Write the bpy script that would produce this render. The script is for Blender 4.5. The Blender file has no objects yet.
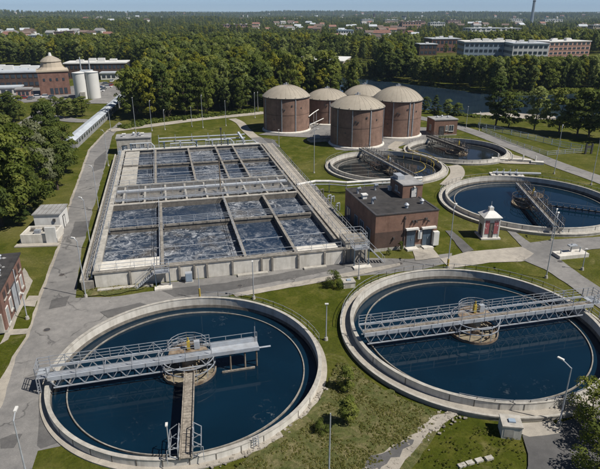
import bpy, math, random
import numpy as np
from mathutils import Vector, Matrix

S = bpy.context.scene
COL = S.collection
R = math.radians
PI = math.pi
rnd = random.Random(7)

# ------------------------------------------------------------------ camera
cam_d = bpy.data.cameras.new('camera')
cam_d.sensor_width = 36.0
cam_d.lens = 33.12
cam_d.clip_start = 0.5
cam_d.clip_end = 60000.0
cam = bpy.data.objects.new('camera', cam_d)
COL.objects.link(cam)
cam.location = (0.0, 0.0, 36.0)
cam.rotation_euler = (R(90.0 - 22.0), 0.0, 0.0)
S.camera = cam

# ------------------------------------------------------------------ sky, sun, exposure
SUN_EL, SUN_AZ = 53.0, 111.0          # azimuth clockwise from +Y
W = bpy.data.worlds.new('World')
S.world = W
W.use_nodes = True
wn = W.node_tree
sky = wn.nodes.new('ShaderNodeTexSky')
sky.sky_type = 'NISHITA'
sky.sun_disc = False
sky.sun_elevation = R(SUN_EL)
sky.sun_rotation = R(SUN_AZ)
sky.altitude = 0.0
sky.air_density = 0.38
sky.dust_density = 0.0
sky.ozone_density = 1.5
wn.nodes['Background'].inputs['Strength'].default_value = 0.064
wn.links.new(sky.outputs[0], wn.nodes['Background'].inputs['Color'])
sd = bpy.data.lights.new('sun', 'SUN')
sd.energy = 4.2
sd.angle = R(0.53)
sd.color = (1.0, 0.945, 0.86)
sun = bpy.data.objects.new('sun', sd)
COL.objects.link(sun)
to_sun = Vector((math.sin(R(SUN_AZ)) * math.cos(R(SUN_EL)), math.cos(R(SUN_AZ)) * math.cos(R(SUN_EL)), math.sin(R(SUN_EL))))
sun.rotation_euler = to_sun.to_track_quat('Z', 'Y').to_euler()
S.view_settings.view_transform = 'Standard'
S.view_settings.look = 'None'
S.view_settings.gamma = 1.0
S.view_settings.exposure = 0.45
S.render.engine = 'CYCLES'
S.cycles.use_denoising = True
S.cycles.denoiser = 'OPENIMAGEDENOISE'
S.cycles.max_bounces = 6
S.cycles.diffuse_bounces = 2
S.cycles.glossy_bounces = 3
S.cycles.transmission_bounces = 3
S.cycles.volume_bounces = 0
S.cycles.caustics_reflective = False
S.cycles.caustics_refractive = False

# ------------------------------------------------------------------ materials
MATS = {}


def node_mat(name):
    m = bpy.data.materials.new(name)
    m.use_nodes = True
    nt = m.node_tree
    b = nt.nodes['Principled BSDF']
    return m, nt, b


def N(nt, kind, **kw):
    n = nt.nodes.new(kind)
    for k, v in kw.items():
        setattr(n, k, v)
    return n


def ramp(nt, stops, interp='LINEAR'):
    r = nt.nodes.new('ShaderNodeValToRGB')
    r.color_ramp.interpolation = interp
    els = r.color_ramp.elements
    while len(els) < len(stops):
        els.new(0.5)
    for e, (p, c) in zip(els, stops):
        e.position = p
        e.color = c if len(c) == 4 else (*c, 1)
    return r


def noise(nt, vec, scale, detail=6, rough=0.6, dist=0.0):
    n = nt.nodes.new('ShaderNodeTexNoise')
    n.inputs['Scale'].default_value = scale
    n.inputs['Detail'].default_value = detail
    n.inputs['Roughness'].default_value = rough
    n.inputs['Distortion'].default_value = dist
    nt.links.new(vec, n.inputs['Vector'])
    return n.outputs['Fac']


def mixc(nt, fac, a, b, mode='MIX'):
    m = nt.nodes.new('ShaderNodeMix')
    m.data_type = 'RGBA'
    m.blend_type = mode
    for s, v in ((m.inputs[0], fac), (m.inputs[6], a), (m.inputs[7], b)):
        if hasattr(v, 'is_linked'):
            nt.links.new(v, s)
        elif isinstance(v, (int, float)):
            s.default_value = v
        else:
            s.default_value = (*v, 1) if len(v) == 3 else v
    return m.outputs[2]


def math_n(nt, op, a, b=None):
    m = nt.nodes.new('ShaderNodeMath')
    m.operation = op
    for s, v in ((m.inputs[0], a), (m.inputs[1], b)):
        if v is None:
            continue
        if hasattr(v, 'is_linked'):
            nt.links.new(v, s)
        else:
            s.default_value = v
    return m.outputs[0]


def pos(nt):
    return nt.nodes.new('ShaderNodeNewGeometry').outputs['Position']


def bump(nt, b, h, strength, dist=0.1):
    n = nt.nodes.new('ShaderNodeBump')
    n.inputs['Strength'].default_value = strength
    n.inputs['Distance'].default_value = dist
    nt.links.new(h, n.inputs['Height'])
    nt.links.new(n.outputs[0], b.inputs['Normal'])


def solid(name, col, rough=0.6, metal=0.0, var=0.18, scale=1.3, dirt=None, dirt_amt=0.5, streak=False):
    """painted / plain surface with uneven tone and dirt"""
    m, nt, b = node_mat(name)
    p = pos(nt)
    f1 = noise(nt, p, scale, 7, 0.65)
    lo = tuple(c * (1 - var * 1.6) for c in col)
    hi = tuple(min(1, c * (1 + var)) for c in col)
    r = ramp(nt, [(0.3, lo), (0.7, hi)])
    nt.links.new(f1, r.inputs[0])
    out = r.outputs[0]
    if dirt:
        mp = nt.nodes.new('ShaderNodeMapping')
        mp.inputs['Scale'].default_value = (1.4, 1.4, 0.18) if streak else (1, 1, 1)
        nt.links.new(p, mp.inputs[0])
        f2 = noise(nt, mp.outputs[0], 0.9, 8, 0.7)
        r2 = ramp(nt, [(0.45, (0, 0, 0)), (0.68, (1, 1, 1))])
        nt.links.new(f2, r2.inputs[0])
        f3 = math_n(nt, 'MULTIPLY', r2.outputs[0], dirt_amt)
        out = mixc(nt, f3, out, dirt)
    nt.links.new(out, b.inputs['Base Color'])
    b.inputs['Roughness'].default_value = rough
    b.inputs['Metallic'].default_value = metal
    MATS[name] = m
    return m


def grass_mat():
    m, nt, b = node_mat('grass')
    p = pos(nt)
    big = noise(nt, p, 0.035, 4, 0.6, 0.4)
    mid = noise(nt, p, 0.32, 6, 0.68, 0.5)
    fine = noise(nt, p, 3.2, 8, 0.8)
    c = ramp(nt, [(0.28, (0.038, 0.052, 0.004)), (0.5, (0.062, 0.074, 0.007)), (0.72, (0.118, 0.112, 0.024))])
    nt.links.new(mid, c.inputs[0])
    d = ramp(nt, [(0.48, (0, 0, 0)), (0.68, (1, 1, 1))])
    nt.links.new(big, d.inputs[0])
    c1 = mixc(nt, math_n(nt, 'MULTIPLY', d.outputs[0], 0.5), c.outputs[0], (0.165, 0.145, 0.055))
    pt = ramp(nt, [(0.56, (0, 0, 0)), (0.70, (1, 1, 1))])
    nt.links.new(noise(nt, p, 0.16, 7, 0.72, 1.0), pt.inputs[0])
    c1 = mixc(nt, math_n(nt, 'MULTIPLY', pt.outputs[0], 0.6), c1, (0.215, 0.185, 0.085))
    fr = ramp(nt, [(0.3, (0.58, 0.58, 0.58)), (0.68, (1.4, 1.4, 1.4))])
    nt.links.new(fine, fr.inputs[0])
    c2 = mixc(nt, 1.0, c1, fr.outputs[0], 'MULTIPLY')
    nt.links.new(c2, b.inputs['Base Color'])
    b.inputs['Roughness'].default_value = 0.95
    b.inputs['Specular IOR Level'].default_value = 0.1
    bump(nt, b, fine, 0.7, 0.25)
    MATS['grass'] = m


def dry_grass_mat():
    m, nt, b = node_mat('weedy_ground')
    p = pos(nt)
    mid = noise(nt, p, 0.55, 7, 0.72, 0.8)
    fine = noise(nt, p, 4.0, 8, 0.8)
    c = ramp(nt, [(0.30, (0.055, 0.078, 0.018)), (0.5, (0.12, 0.125, 0.045)), (0.62, (0.20, 0.175, 0.085)), (0.8, (0.30, 0.27, 0.18))])
    nt.links.new(mid, c.inputs[0])
    fr = ramp(nt, [(0.3, (0.55, 0.55, 0.55)), (0.7, (1.4, 1.4, 1.4))])
    nt.links.new(fine, fr.inputs[0])
    nt.links.new(mixc(nt, 1.0, c.outputs[0], fr.outputs[0], 'MULTIPLY'), b.inputs['Base Color'])
    b.inputs['Roughness'].default_value = 0.95
    b.inputs['Specular IOR Level'].default_value = 0.1
    bump(nt, b, fine, 0.8, 0.25)
    MATS['weedy_ground'] = m


def asphalt_mat(name, base, patch, crack=1.0):
    m, nt, b = node_mat(name)
    p = pos(nt)
    big = noise(nt, p, 0.10, 5, 0.6, 0.6)
    mid = noise(nt, p, 0.9, 6, 0.7)
    fine = noise(nt, p, 14.0, 4, 0.7)
    c = ramp(nt, [(0.35, patch), (0.6, base)])
    nt.links.new(big, c.inputs[0])
    mr = ramp(nt, [(0.3, (0.78, 0.78, 0.78)), (0.7, (1.18, 1.17, 1.15))])
    nt.links.new(mid, mr.inputs[0])
    o = mixc(nt, 1.0, c.outputs[0], mr.outputs[0], 'MULTIPLY')
    fr = ramp(nt, [(0.3, (0.8, 0.8, 0.8)), (0.7, (1.2, 1.2, 1.2))])
    nt.links.new(fine, fr.inputs[0])
    o = mixc(nt, 1.0, o, fr.outputs[0], 'MULTIPLY')
    # old crack-filler lines
    v = nt.nodes.new('ShaderNodeTexVoronoi')
    v.feature = 'DISTANCE_TO_EDGE'
    v.inputs['Scale'].default_value = 0.16
    wv = nt.nodes.new('ShaderNodeTexNoise')
    wv.inputs['Scale'].default_value = 0.5
    wv.inputs['Detail'].default_value = 6
    nt.links.new(p, wv.inputs['Vector'])
    va = nt.nodes.new('ShaderNodeVectorMath')
    va.operation = 'MULTIPLY_ADD'
    va.inputs[1].default_value = (3.5, 3.5, 0)
    nt.links.new(wv.outputs['Color'], va.inputs[0])
    nt.links.new(p, va.inputs[2])
    nt.links.new(va.outputs[0], v.inputs['Vector'])
    cr = ramp(nt, [(0.0, (1, 1, 1)), (0.022, (0, 0, 0))])
    nt.links.new(v.outputs['Distance'], cr.inputs[0])
    gate = ramp(nt, [(0.5, (0, 0, 0)), (0.56, (1, 1, 1))])
    nt.links.new(noise(nt, p, 0.22, 3, 0.5), gate.inputs[0])
    fac = math_n(nt, 'MULTIPLY', math_n(nt, 'MULTIPLY', cr.outputs[0], gate.outputs[0]), 0.65 * crack)
    o = mixc(nt, fac, o, (0.03, 0.03, 0.032))
    nt.links.new(o, b.inputs['Base Color'])
    b.inputs['Roughness'].default_value = 0.9
    bump(nt, b, fine, 0.3, 0.03)
    MATS[name] = m


def brick_mat(name, c1, c2, mortar, roughv=0.9):
    m, nt, b = node_mat(name)
    uv = nt.nodes.new('ShaderNodeUVMap').outputs[0]
    br = nt.nodes.new('ShaderNodeTexBrick')
    br.inputs['Color1'].default_value = (*c1, 1)
    br.inputs['Color2'].default_value = (*c2, 1)
    br.inputs['Mortar'].default_value = (*mortar, 1)
    br.inputs['Scale'].default_value = 1.0
    br.inputs['Brick Width'].default_value = 0.24
    br.inputs['Row Height'].default_value = 0.08
    br.inputs['Mortar Size'].default_value = 0.009
    nt.links.new(uv, br.inputs['Vector'])
    p = pos(nt)
    f = noise(nt, p, 0.55, 7, 0.7)
    r = ramp(nt, [(0.32, (0.70, 0.69, 0.68)), (0.68, (1.2, 1.18, 1.15))])
    nt.links.new(f, r.inputs[0])
    o = mixc(nt, 1.0, br.outputs['Color'], r.outputs[0], 'MULTIPLY')
    mp = nt.nodes.new('ShaderNodeMapping')
    mp.inputs['Scale'].default_value = (1.2, 1.2, 0.12)
    nt.links.new(p, mp.inputs[0])
    r2 = ramp(nt, [(0.52, (1, 1, 1)), (0.72, (0.62, 0.60, 0.58))])
    nt.links.new(noise(nt, mp.outputs[0], 0.8, 8, 0.7), r2.inputs[0])
    o = mixc(nt, 1.0, o, r2.outputs[0], 'MULTIPLY')
    nt.links.new(o, b.inputs['Base Color'])
    b.inputs['Roughness'].default_value = roughv
    MATS[name] = m


def water_mat(name, col, rough, bstr, scale, bdist=0.05, fleck=None):
    m, nt, b = node_mat(name)
    p = pos(nt)
    f = noise(nt, p, 0.09, 4, 0.6, 0.5)
    r = ramp(nt, [(0.3, tuple(c * 0.75 for c in col)), (0.7, tuple(c * 1.25 for c in col))])
    nt.links.new(f, r.inputs[0])
    o = r.outputs[0]
    if fleck:
        mp = nt.nodes.new('ShaderNodeMapping')
        nt.links.new(p, mp.inputs[0])
        g = noise(nt, p, 0.16, 3, 0.5)
        h = noise(nt, p, 1.4, 7, 0.75, 0.8)
        gr = ramp(nt, [(0.59, (0, 0, 0)), (0.68, (1, 1, 1))])
        hr = ramp(nt, [(0.56, (0, 0, 0)), (0.70, (1, 1, 1))])
        nt.links.new(g, gr.inputs[0])
        nt.links.new(h, hr.inputs[0])
        fac = math_n(nt, 'MULTIPLY', math_n(nt, 'MULTIPLY', gr.outputs[0], hr.outputs[0]), fleck)
        o = mixc(nt, fac, o, (0.45, 0.5, 0.52))
    nt.links.new(o, b.inputs['Base Color'])
    b.inputs['Roughness'].default_value = rough
    b.inputs['IOR'].default_value = 1.33
    bump(nt, b, noise(nt, p, scale, 5, 0.6), bstr, bdist)
    MATS[name] = m


def foam_mat():
    """churned aeration water: slate blue with a net of white foam and brown scum"""
    m, nt, b = node_mat('foaming_water')
    p = pos(nt)
    wv = nt.nodes.new('ShaderNodeTexNoise')
    wv.inputs['Scale'].default_value = 0.5
    wv.inputs['Detail'].default_value = 8
    nt.links.new(p, wv.inputs['Vector'])
    va = nt.nodes.new('ShaderNodeVectorMath')
    va.operation = 'MULTIPLY_ADD'
    va.inputs[1].default_value = (3.6, 3.6, 0)
    nt.links.new(wv.outputs['Color'], va.inputs[0])
    nt.links.new(p, va.inputs[2])
    q = va.outputs[0]
    fine = noise(nt, q, 1.6, 10, 0.78)
    oi = nt.nodes.new('ShaderNodeObjectInfo')
    big = math_n(nt, 'ADD', noise(nt, p, 0.13, 4, 0.6), math_n(nt, 'MULTIPLY', math_n(nt, 'SUBTRACT', oi.outputs['Random'], 0.5), 0.22))
    # drifting filaments: ridges of two turbulent fields, broken up by fine froth
    r1 = math_n(nt, 'ABSOLUTE', math_n(nt, 'SUBTRACT', noise(nt, q, 0.26, 7, 0.62, 0.6), 0.5))
    r2 = math_n(nt, 'ABSOLUTE', math_n(nt, 'SUBTRACT', noise(nt, q, 0.62, 6, 0.62, 0.3), 0.5))
    rr_ = math_n(nt, 'MINIMUM', r1, math_n(nt, 'MULTIPLY', r2, 1.5))
    vd = math_n(nt, 'ADD', rr_, math_n(nt, 'MULTIPLY', math_n(nt, 'SUBTRACT', fine, 0.47), 0.16))
    vein = ramp(nt, [(0.0, (0.85, 0.85, 0.85)), (0.010, (0.5, 0.5, 0.5)), (0.028, (0.14, 0.14, 0.14)), (0.075, (0, 0, 0))])
    nt.links.new(vd, vein.inputs[0])
    gate = ramp(nt, [(0.34, (0.12, 0.12, 0.12)), (0.58, (1, 1, 1))])
    nt.links.new(big, gate.inputs[0])
    foam = math_n(nt, 'MULTIPLY', vein.outputs[0], gate.outputs[0])
    sc = ramp(nt, [(0.36, (0.012, 0.028, 0.058)), (0.52, (0.030, 0.044, 0.068)), (0.68, (0.075, 0.066, 0.056))])
    nt.links.new(math_n(nt, 'ADD', noise(nt, p, 0.2, 5, 0.65, 0.6), math_n(nt, 'MULTIPLY', math_n(nt, 'SUBTRACT', oi.outputs['Random'], 0.55), 0.28)), sc.inputs[0])
    o = mixc(nt, math_n(nt, 'MULTIPLY', foam, 0.85), sc.outputs[0], (0.58, 0.60, 0.63))
    nt.links.new(o, b.inputs['Base Color'])
    rr = ramp(nt, [(0.0, (0.18, 0.18, 0.18)), (0.5, (0.7, 0.7, 0.7))])
    nt.links.new(foam, rr.inputs[0])
    nt.links.new(rr.outputs[0], b.inputs['Roughness'])
    b.inputs['IOR'].default_value = 1.33
    bump(nt, b, fine, 0.5, 0.15)
    MATS['foaming_water'] = m


def leaf_mat(name, lo, mid, hi):
    m, nt, b = node_mat(name)
    at = nt.nodes.new('ShaderNodeAttribute')
    at.attribute_name = 'tint'
    oi = nt.nodes.new('ShaderNodeObjectInfo')
    s = math_n(nt, 'ADD', math_n(nt, 'MULTIPLY', at.outputs['Fac'], 0.55), math_n(nt, 'MULTIPLY', oi.outputs['Random'], 0.45))
    r = ramp(nt, [(0.1, lo), (0.55, mid), (0.95, hi)])
    nt.links.new(s, r.inputs[0])
    nt.links.new(r.outputs[0], b.inputs['Base Color'])
    b.inputs['Roughness'].default_value = 0.65
    b.inputs['Specular IOR Level'].default_value = 0.1
    tr = nt.nodes.new('ShaderNodeBsdfTranslucent')
    nt.links.new(mixc(nt, 1.0, r.outputs[0], (1.15, 1.2, 0.6), 'MULTIPLY'), tr.inputs['Color'])
    mx = nt.nodes.new('ShaderNodeMixShader')
    mx.inputs[0].default_value = 0.40
    nt.links.new(b.outputs[0], mx.inputs[1])
    nt.links.new(tr.outputs[0], mx.inputs[2])
    nt.links.new(mx.outputs[0], nt.nodes['Material Output'].inputs['Surface'])
    MATS[name] = m


grass_mat()
dry_grass_mat()
asphalt_mat('asphalt', (0.218, 0.211, 0.203), (0.150, 0.147, 0.144))
asphalt_mat('dark_asphalt', (0.115, 0.112, 0.110), (0.080, 0.079, 0.080), 0.4)
asphalt_mat('pale_concrete_paving', (0.36, 0.33, 0.285), (0.27, 0.25, 0.22), 0.5)
asphalt_mat('gravel', (0.36, 0.33, 0.285), (0.27, 0.245, 0.205), 0.0)
brick_mat('brick_brown', (0.190, 0.105, 0.076), (0.230, 0.132, 0.096), (0.25, 0.20, 0.17))
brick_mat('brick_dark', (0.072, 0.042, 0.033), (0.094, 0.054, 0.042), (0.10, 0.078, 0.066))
brick_mat('brick_rosy', (0.180, 0.090, 0.062), (0.222, 0.116, 0.080), (0.22, 0.17, 0.14))
brick_mat('brick_red', (0.170, 0.075, 0.055), (0.215, 0.10, 0.072), (0.2, 0.16, 0.14))
solid('concrete', (0.41, 0.39, 0.35), 0.9, var=0.16, scale=1.1, dirt=(0.16, 0.145, 0.12), dirt_amt=0.55, streak=True)
solid('concrete_weathered', (0.27, 0.25, 0.22), 0.9, var=0.25, scale=1.6, dirt=(0.11, 0.10, 0.085), dirt_amt=0.7, streak=True)
solid('concrete_white', (0.62, 0.595, 0.54), 0.9, var=0.12, scale=0.9, dirt=(0.30, 0.27, 0.22), dirt_amt=0.5, streak=True)
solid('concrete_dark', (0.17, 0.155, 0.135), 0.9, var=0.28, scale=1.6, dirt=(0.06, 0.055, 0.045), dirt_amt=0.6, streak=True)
solid('white_paint', (0.66, 0.655, 0.63), 0.7, var=0.08, scale=0.8, dirt=(0.38, 0.35, 0.30), dirt_amt=0.35, streak=True)
solid('galvanised', (0.34, 0.37, 0.41), 0.5, 0.25, var=0.16, scale=2.2, dirt=(0.24, 0.17, 0.11), dirt_amt=0.35)
solid('pale_steel', (0.42, 0.455, 0.50), 0.45, 0.2, var=0.12, scale=1.4, dirt=(0.26, 0.2, 0.14), dirt_amt=0.3)
solid('rusty_steel', (0.19, 0.135, 0.09), 0.8, 0.1, var=0.4, scale=2.4, dirt=(0.42, 0.38, 0.31), dirt_amt=0.6)
solid('dark_steel', (0.07, 0.07, 0.075), 0.55, 0.2, var=0.25, scale=2, dirt=(0.16, 0.12, 0.09), dirt_amt=0.4)
solid('old_wood', (0.30, 0.265, 0.22), 0.85, var=0.4, scale=3.5, dirt=(0.12, 0.10, 0.08), dirt_amt=0.7)
solid('dome_roof', (0.335, 0.298, 0.24), 0.75, var=0.07, scale=0.35, dirt=(0.24, 0.21, 0.17), dirt_amt=0.4)
solid('roof_felt', (0.034, 0.032, 0.032), 0.85, var=0.35, scale=0.7, dirt=(0.065, 0.06, 0.056), dirt_amt=0.6)
solid('roof_grey', (0.30, 0.30, 0.30), 0.8, var=0.2, scale=0.4, dirt=(0.17, 0.165, 0.16), dirt_amt=0.5)
solid('roof_pale', (0.46, 0.50, 0.54), 0.7, var=0.12, scale=0.25, dirt=(0.3, 0.31, 0.32), dirt_amt=0.4)
solid('roof_red', (0.24, 0.125, 0.095), 0.8, var=0.15, scale=0.3)
solid('roof_brown', (0.15, 0.11, 0.09), 0.8, var=0.2, scale=0.3)
solid('blue_door', (0.070, 0.105, 0.145), 0.5, var=0.12)
solid('yellow_paint', (0.42, 0.31, 0.05), 0.55, var=0.12)
solid('black_rubber', (0.022, 0.022, 0.024), 0.7)
solid('scum', (0.26, 0.22, 0.15), 0.85, var=0.4, scale=1.6, dirt=(0.10, 0.085, 0.06), dirt_amt=0.6)
solid('bark', (0.085, 0.066, 0.048), 0.95, var=0.35, scale=2)
solid('rubble', (0.27, 0.245, 0.205), 0.95, var=0.3, scale=3)
solid('glass', (0.045, 0.06, 0.08), 0.12, 0.0, var=0.15, scale=0.2)
solid('far_pink', (0.42, 0.26, 0.21), 0.8, var=0.08, scale=0.1)
solid('far_white', (0.62, 0.62, 0.60), 0.8, var=0.06, scale=0.1)
solid('far_tan', (0.42, 0.36, 0.28), 0.8, var=0.08, scale=0.1)
solid('blue_clad', (0.27, 0.34, 0.42), 0.6, var=0.1, scale=0.15)
solid('tower_blue', (0.22, 0.26, 0.31), 0.6, var=0.08, scale=0.05)
solid('car_white', (0.7, 0.7, 0.7), 0.25, var=0.03)
solid('car_grey', (0.18, 0.19, 0.2), 0.25, 0.3, var=0.03)
solid('car_red', (0.3, 0.035, 0.03), 0.25, var=0.03)
solid('car_blue', (0.04, 0.08, 0.2), 0.25, 0.2, var=0.03)
solid('tyre', (0.02, 0.02, 0.02), 0.8, var=0.1)
water_mat('clarifier_water', (0.0022, 0.0135, 0.0275), 0.045, 0.10, 1.7, 0.03, fleck=0.28)
water_mat('launder_water', (0.012, 0.018, 0.026), 0.08, 0.10, 2.2, 0.03)
water_mat('murky_water', (0.016, 0.020, 0.022), 0.07, 0.08, 1.7, 0.03, fleck=0.25)
water_mat('river_water', (0.016, 0.030, 0.048), 0.06, 0.25, 0.55, 0.12, fleck=0.3)
foam_mat()
leaf_mat('leaves', (0.056, 0.080, 0.014), (0.132, 0.162, 0.034), (0.245, 0.258, 0.058))
leaf_mat('leaves_yellow', (0.110, 0.124, 0.014), (0.215, 0.218, 0.028), (0.34, 0.315, 0.046))
leaf_mat('leaves_pale', (0.110, 0.125, 0.062), (0.22, 0.235, 0.14), (0.40, 0.40, 0.29))
leaf_mat('leaves_dark', (0.042, 0.066, 0.016), (0.092, 0.122, 0.031), (0.162, 0.184, 0.048))
leaf_mat('leaves_fresh', (0.080, 0.110, 0.030), (0.160, 0.195, 0.060), (0.27, 0.29, 0.10))
leaf_mat('weed_leaves', (0.085, 0.100, 0.018), (0.20, 0.19, 0.06), (0.40, 0.36, 0.21))


# red banner with pale printed motif
def banner_mat():
    m, nt, b = node_mat('red_banner')
    uv = nt.nodes.new('ShaderNodeUVMap').outputs[0]
    v = nt.nodes.new('ShaderNodeTexVoronoi')
    v.inputs['Scale'].default_value = 2.4
    nt.links.new(uv, v.inputs['Vector'])
    r = ramp(nt, [(0.18, (0.58, 0.46, 0.45)), (0.40, (0.34, 0.10, 0.11))])
    nt.links.new(v.outputs['Distance'], r.inputs[0])
    nt.links.new(r.outputs[0], b.inputs['Base Color'])
    b.inputs['Roughness'].default_value = 0.6
    MATS['red_banner'] = m


banner_mat()


# ------------------------------------------------------------------ mesh builder
class MB:
    def __init__(self):
        self.v, self.f, self.uv = [], [], []

    def face(self, idx, uv=None):
        self.f.append(idx)
        self.uv.append(uv)

    def poly(self, pts):
        n = len(self.v)
        self.v += [tuple(p) for p in pts]
        self.face(list(range(n, n + len(pts))))

    def box(self, x0, x1, y0, y1, z0, z1, M=None):
        n = len(self.v)
        ps = [(x, y, z) for z in (z0, z1) for y in (y0, y1) for x in (x0, x1)]
        if M is not None:
            ps = [tuple(M @ Vector(p)) for p in ps]
        self.v += ps
        for q in ((0, 2, 3, 1), (4, 5, 7, 6), (0, 1, 5, 4), (2, 6, 7, 3), (0, 4, 6, 2), (1, 3, 7, 5)):
            self.face([n + i for i in q])
        return self

    def cbox(self, c, s, rz=0.0):
        M = Matrix.Translation(c) @ Matrix.Rotation(rz, 4, 'Z')
        return self.box(-s[0] / 2, s[0] / 2, -s[1] / 2, s[1] / 2, -s[2] / 2, s[2] / 2, M)

    def tube(self, a, b, r0, r1=None, n=6, cap=True):
        a, b = Vector(a), Vector(b)
        r1 = r0 if r1 is None else r1
        d = (b - a)
        if d.length < 1e-6:
            return self
        d.normalize()
        up = Vector((0, 0, 1)) if abs(d.z) < 0.9 else Vector((1, 0, 0))
        s = d.cross(up).normalized()
        t = s.cross(d)
        k = len(self.v)
        off = PI / 4 if n == 4 else 0
        for p, r in ((a, r0), (b, r1)):
            for i in range(n):
                an = off + 2 * PI * i / n
                self.v.append(tuple(p + (s * math.cos(an) + t * math.sin(an)) * r))
        for i in range(n):
            j = (i + 1) % n
            self.face([k + i, k + n + i, k + n + j, k + j])
        if cap:
            self.face([k + i for i in range(n)])
            self.face([k + n + i for i in reversed(range(n))])
        return self

    def path(self, pts, r, n=6):
        for a, b in zip(pts, pts[1:]):
            self.tube(a, b, r, n=n)
        return self

    def lathe(self, prof, seg=64, a0=0.0, a1=2 * PI, c=(0, 0), closed=True, R0=None):
        """revolve (r, z) points; profile runs so that faces look outwards"""
        full = abs(a1 - a0 - 2 * PI) < 1e-6
        cols = seg if full else seg + 1
        n = len(self.v)
        m = len(prof)
        for i in range(cols):
            an = a0 + (a1 - a0) * i / seg
            for r, z in prof:
                self.v.append((c[0] + r * math.cos(an), c[1] + r * math.sin(an), z))
        acc = [0.0]
        for p, q in zip(prof, list(prof[1:]) + [prof[0]]):
            acc.append(acc[-1] + math.hypot(q[0] - p[0], q[1] - p[1]))
        RR = R0 or max(p[0] for p in prof)
        for i in range(seg):
            j = (i + 1) % cols
            u0, u1 = (a1 - a0) * i / seg * RR, (a1 - a0) * (i + 1) / seg * RR
            for k in range(m if closed else m - 1):
                l = (k + 1) % m
                self.face([n + i * m + k, n + j * m + k, n + j * m + l, n + i * m + l],
                          [(u0, acc[k]), (u1, acc[k]), (u1, acc[k + 1]), (u0, acc[k + 1])])
        return self

    def disc(self, r, z, seg=64, c=(0, 0)):
        n = len(self.v)
        self.v += [(c[0] + r * math.cos(2 * PI * i / seg), c[1] + r * math.sin(2 * PI * i / seg), z) for i in range(seg)]
        self.face(list(range(n, n + seg)))
        return self

    def prism(self, pts, z0, z1):
        n, k = len(self.v), len(pts)
        self.v += [(p[0], p[1], z0) for p in pts] + [(p[0], p[1], z1) for p in pts]
        for i in range(k):
            j = (i + 1) % k
            self.face([n + i, n + j, n + k + j, n + k + i])
        self.face([n + k + i for i in range(k)])
        self.face([n + i for i in reversed(range(k))])
        return self

    def rail(self, pts, h=1.1, step=1.6, rails=(0.55, 1.1), r=0.035, mid=True):
        for a, b in zip(pts, pts[1:]):
            a, b = Vector(a), Vector(b)
            L = (b - a).length
            k = max(1, round(L / step))
            for z in rails:
                self.tube(a + Vector((0, 0, z)), b + Vector((0, 0, z)), r, n=4, cap=False)
            for i in range(k + 1):
                p = a.lerp(b, i / k)
                self.tube(p, p + Vector((0, 0, h)), r * 1.1, n=4, cap=False)
        return self

    def mesh(self, name, mat):
        me = bpy.data.meshes.new(name)
        me.from_pydata(self.v, [], self.f)
        if mat:
            me.materials.append(MATS[mat])
        uvl = me.uv_layers.new(name='UVMap')
        co = self.v
        data = np.zeros((len(me.loops), 2), dtype=np.float32)
        li = 0
        for f, uv in zip(self.f, self.uv):
            if uv:
                for t in uv:
                    data[li] = t
                    li += 1
            else:
                a, b, c = (Vector(co[i]) for i in f[:3])
                nn = (b - a).cross(c - a)
                nn = nn.normalized() if nn.length > 1e-12 else Vector((0, 0, 1))
                if abs(nn.z) < 0.75:
                    t = Vector((-nn.y, nn.x, 0)).normalized()
                    for i in f:
                        p = co[i]
                        data[li] = (p[0] * t.x + p[1] * t.y, p[2])
                        li += 1
                else:
                    for i in f:
                        data[li] = co[i][:2]
                        li += 1
        uvl.data.foreach_set('uv', data.ravel())
        me.update()
        return me

    def build(self, name, mat, parent=None, smooth=False):
        me = self.mesh(name, mat)
        if smooth:
            me.polygons.foreach_set('use_smooth', [True] * len(me.polygons))
        o = bpy.data.objects.new(name, me)
        COL.objects.link(o)
        o.parent = parent
        return o


def tag(o, label, cat, group=None):
    o['label'] = label
    o['category'] = cat
    if group:
        o['group'] = group
    return o


def thing(name, label, cat, loc=(0, 0, 0), rz=0.0, group=None):
    o = bpy.data.objects.new(name, None)
    COL.objects.link(o)
    o.empty_display_size = 0.3
    o.location = loc if len(loc) == 3 else (loc[0], loc[1], 0)
    o.rotation_euler = (0, 0, rz)
    return tag(o, label, cat, group)


def structure(o, kind='structure', label=None):
    o['kind'] = kind
    if label:
        o['label'] = label
    return o


def share(name, me, parent, loc=(0, 0, 0), rot=(0, 0, 0), scale=(1, 1, 1)):
    o = bpy.data.objects.new(name, me)
    COL.objects.link(o)
    o.parent = parent
    o.location = loc
    o.rotation_euler = rot
    o.scale = scale
    return o


def copy_tree(o, parent=None):
    c = o.copy()
    COL.objects.link(c)
    c.parent = parent
    for ch in list(o.children):
        copy_tree(ch, c)
    return c


# ------------------------------------------------------------------ terrain
def hfun(x, y):
    """gently rolling country far from the plant, flat at the plant"""
    d = np.hypot(x, y)
    w = np.clip((d - 900.0) / 2500.0, 0, 1)
    h = (14 * np.sin(x / 780.0 + 1.2) * np.cos(y / 1150.0 + 0.4) + 10 * np.sin((x + y) / 1700.0 + 2.0)
         + 7 * np.sin(x / 330.0 - y / 610.0) + 12 * np.sin(y / 1900.0 - 1.0))
    far = np.clip((d - 4000.0) / 4000.0, 0, 1)
    return w * (h - 4.0) + far * 8.0


TANKS = [((-12.08, 50.51), 14.43), ((21.08, 57.86), 14.95), ((46.25, 105.7), 16.5), ((21.28, 133.0), 13.8), ((43.2, 149.8), 13.3)]


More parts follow.
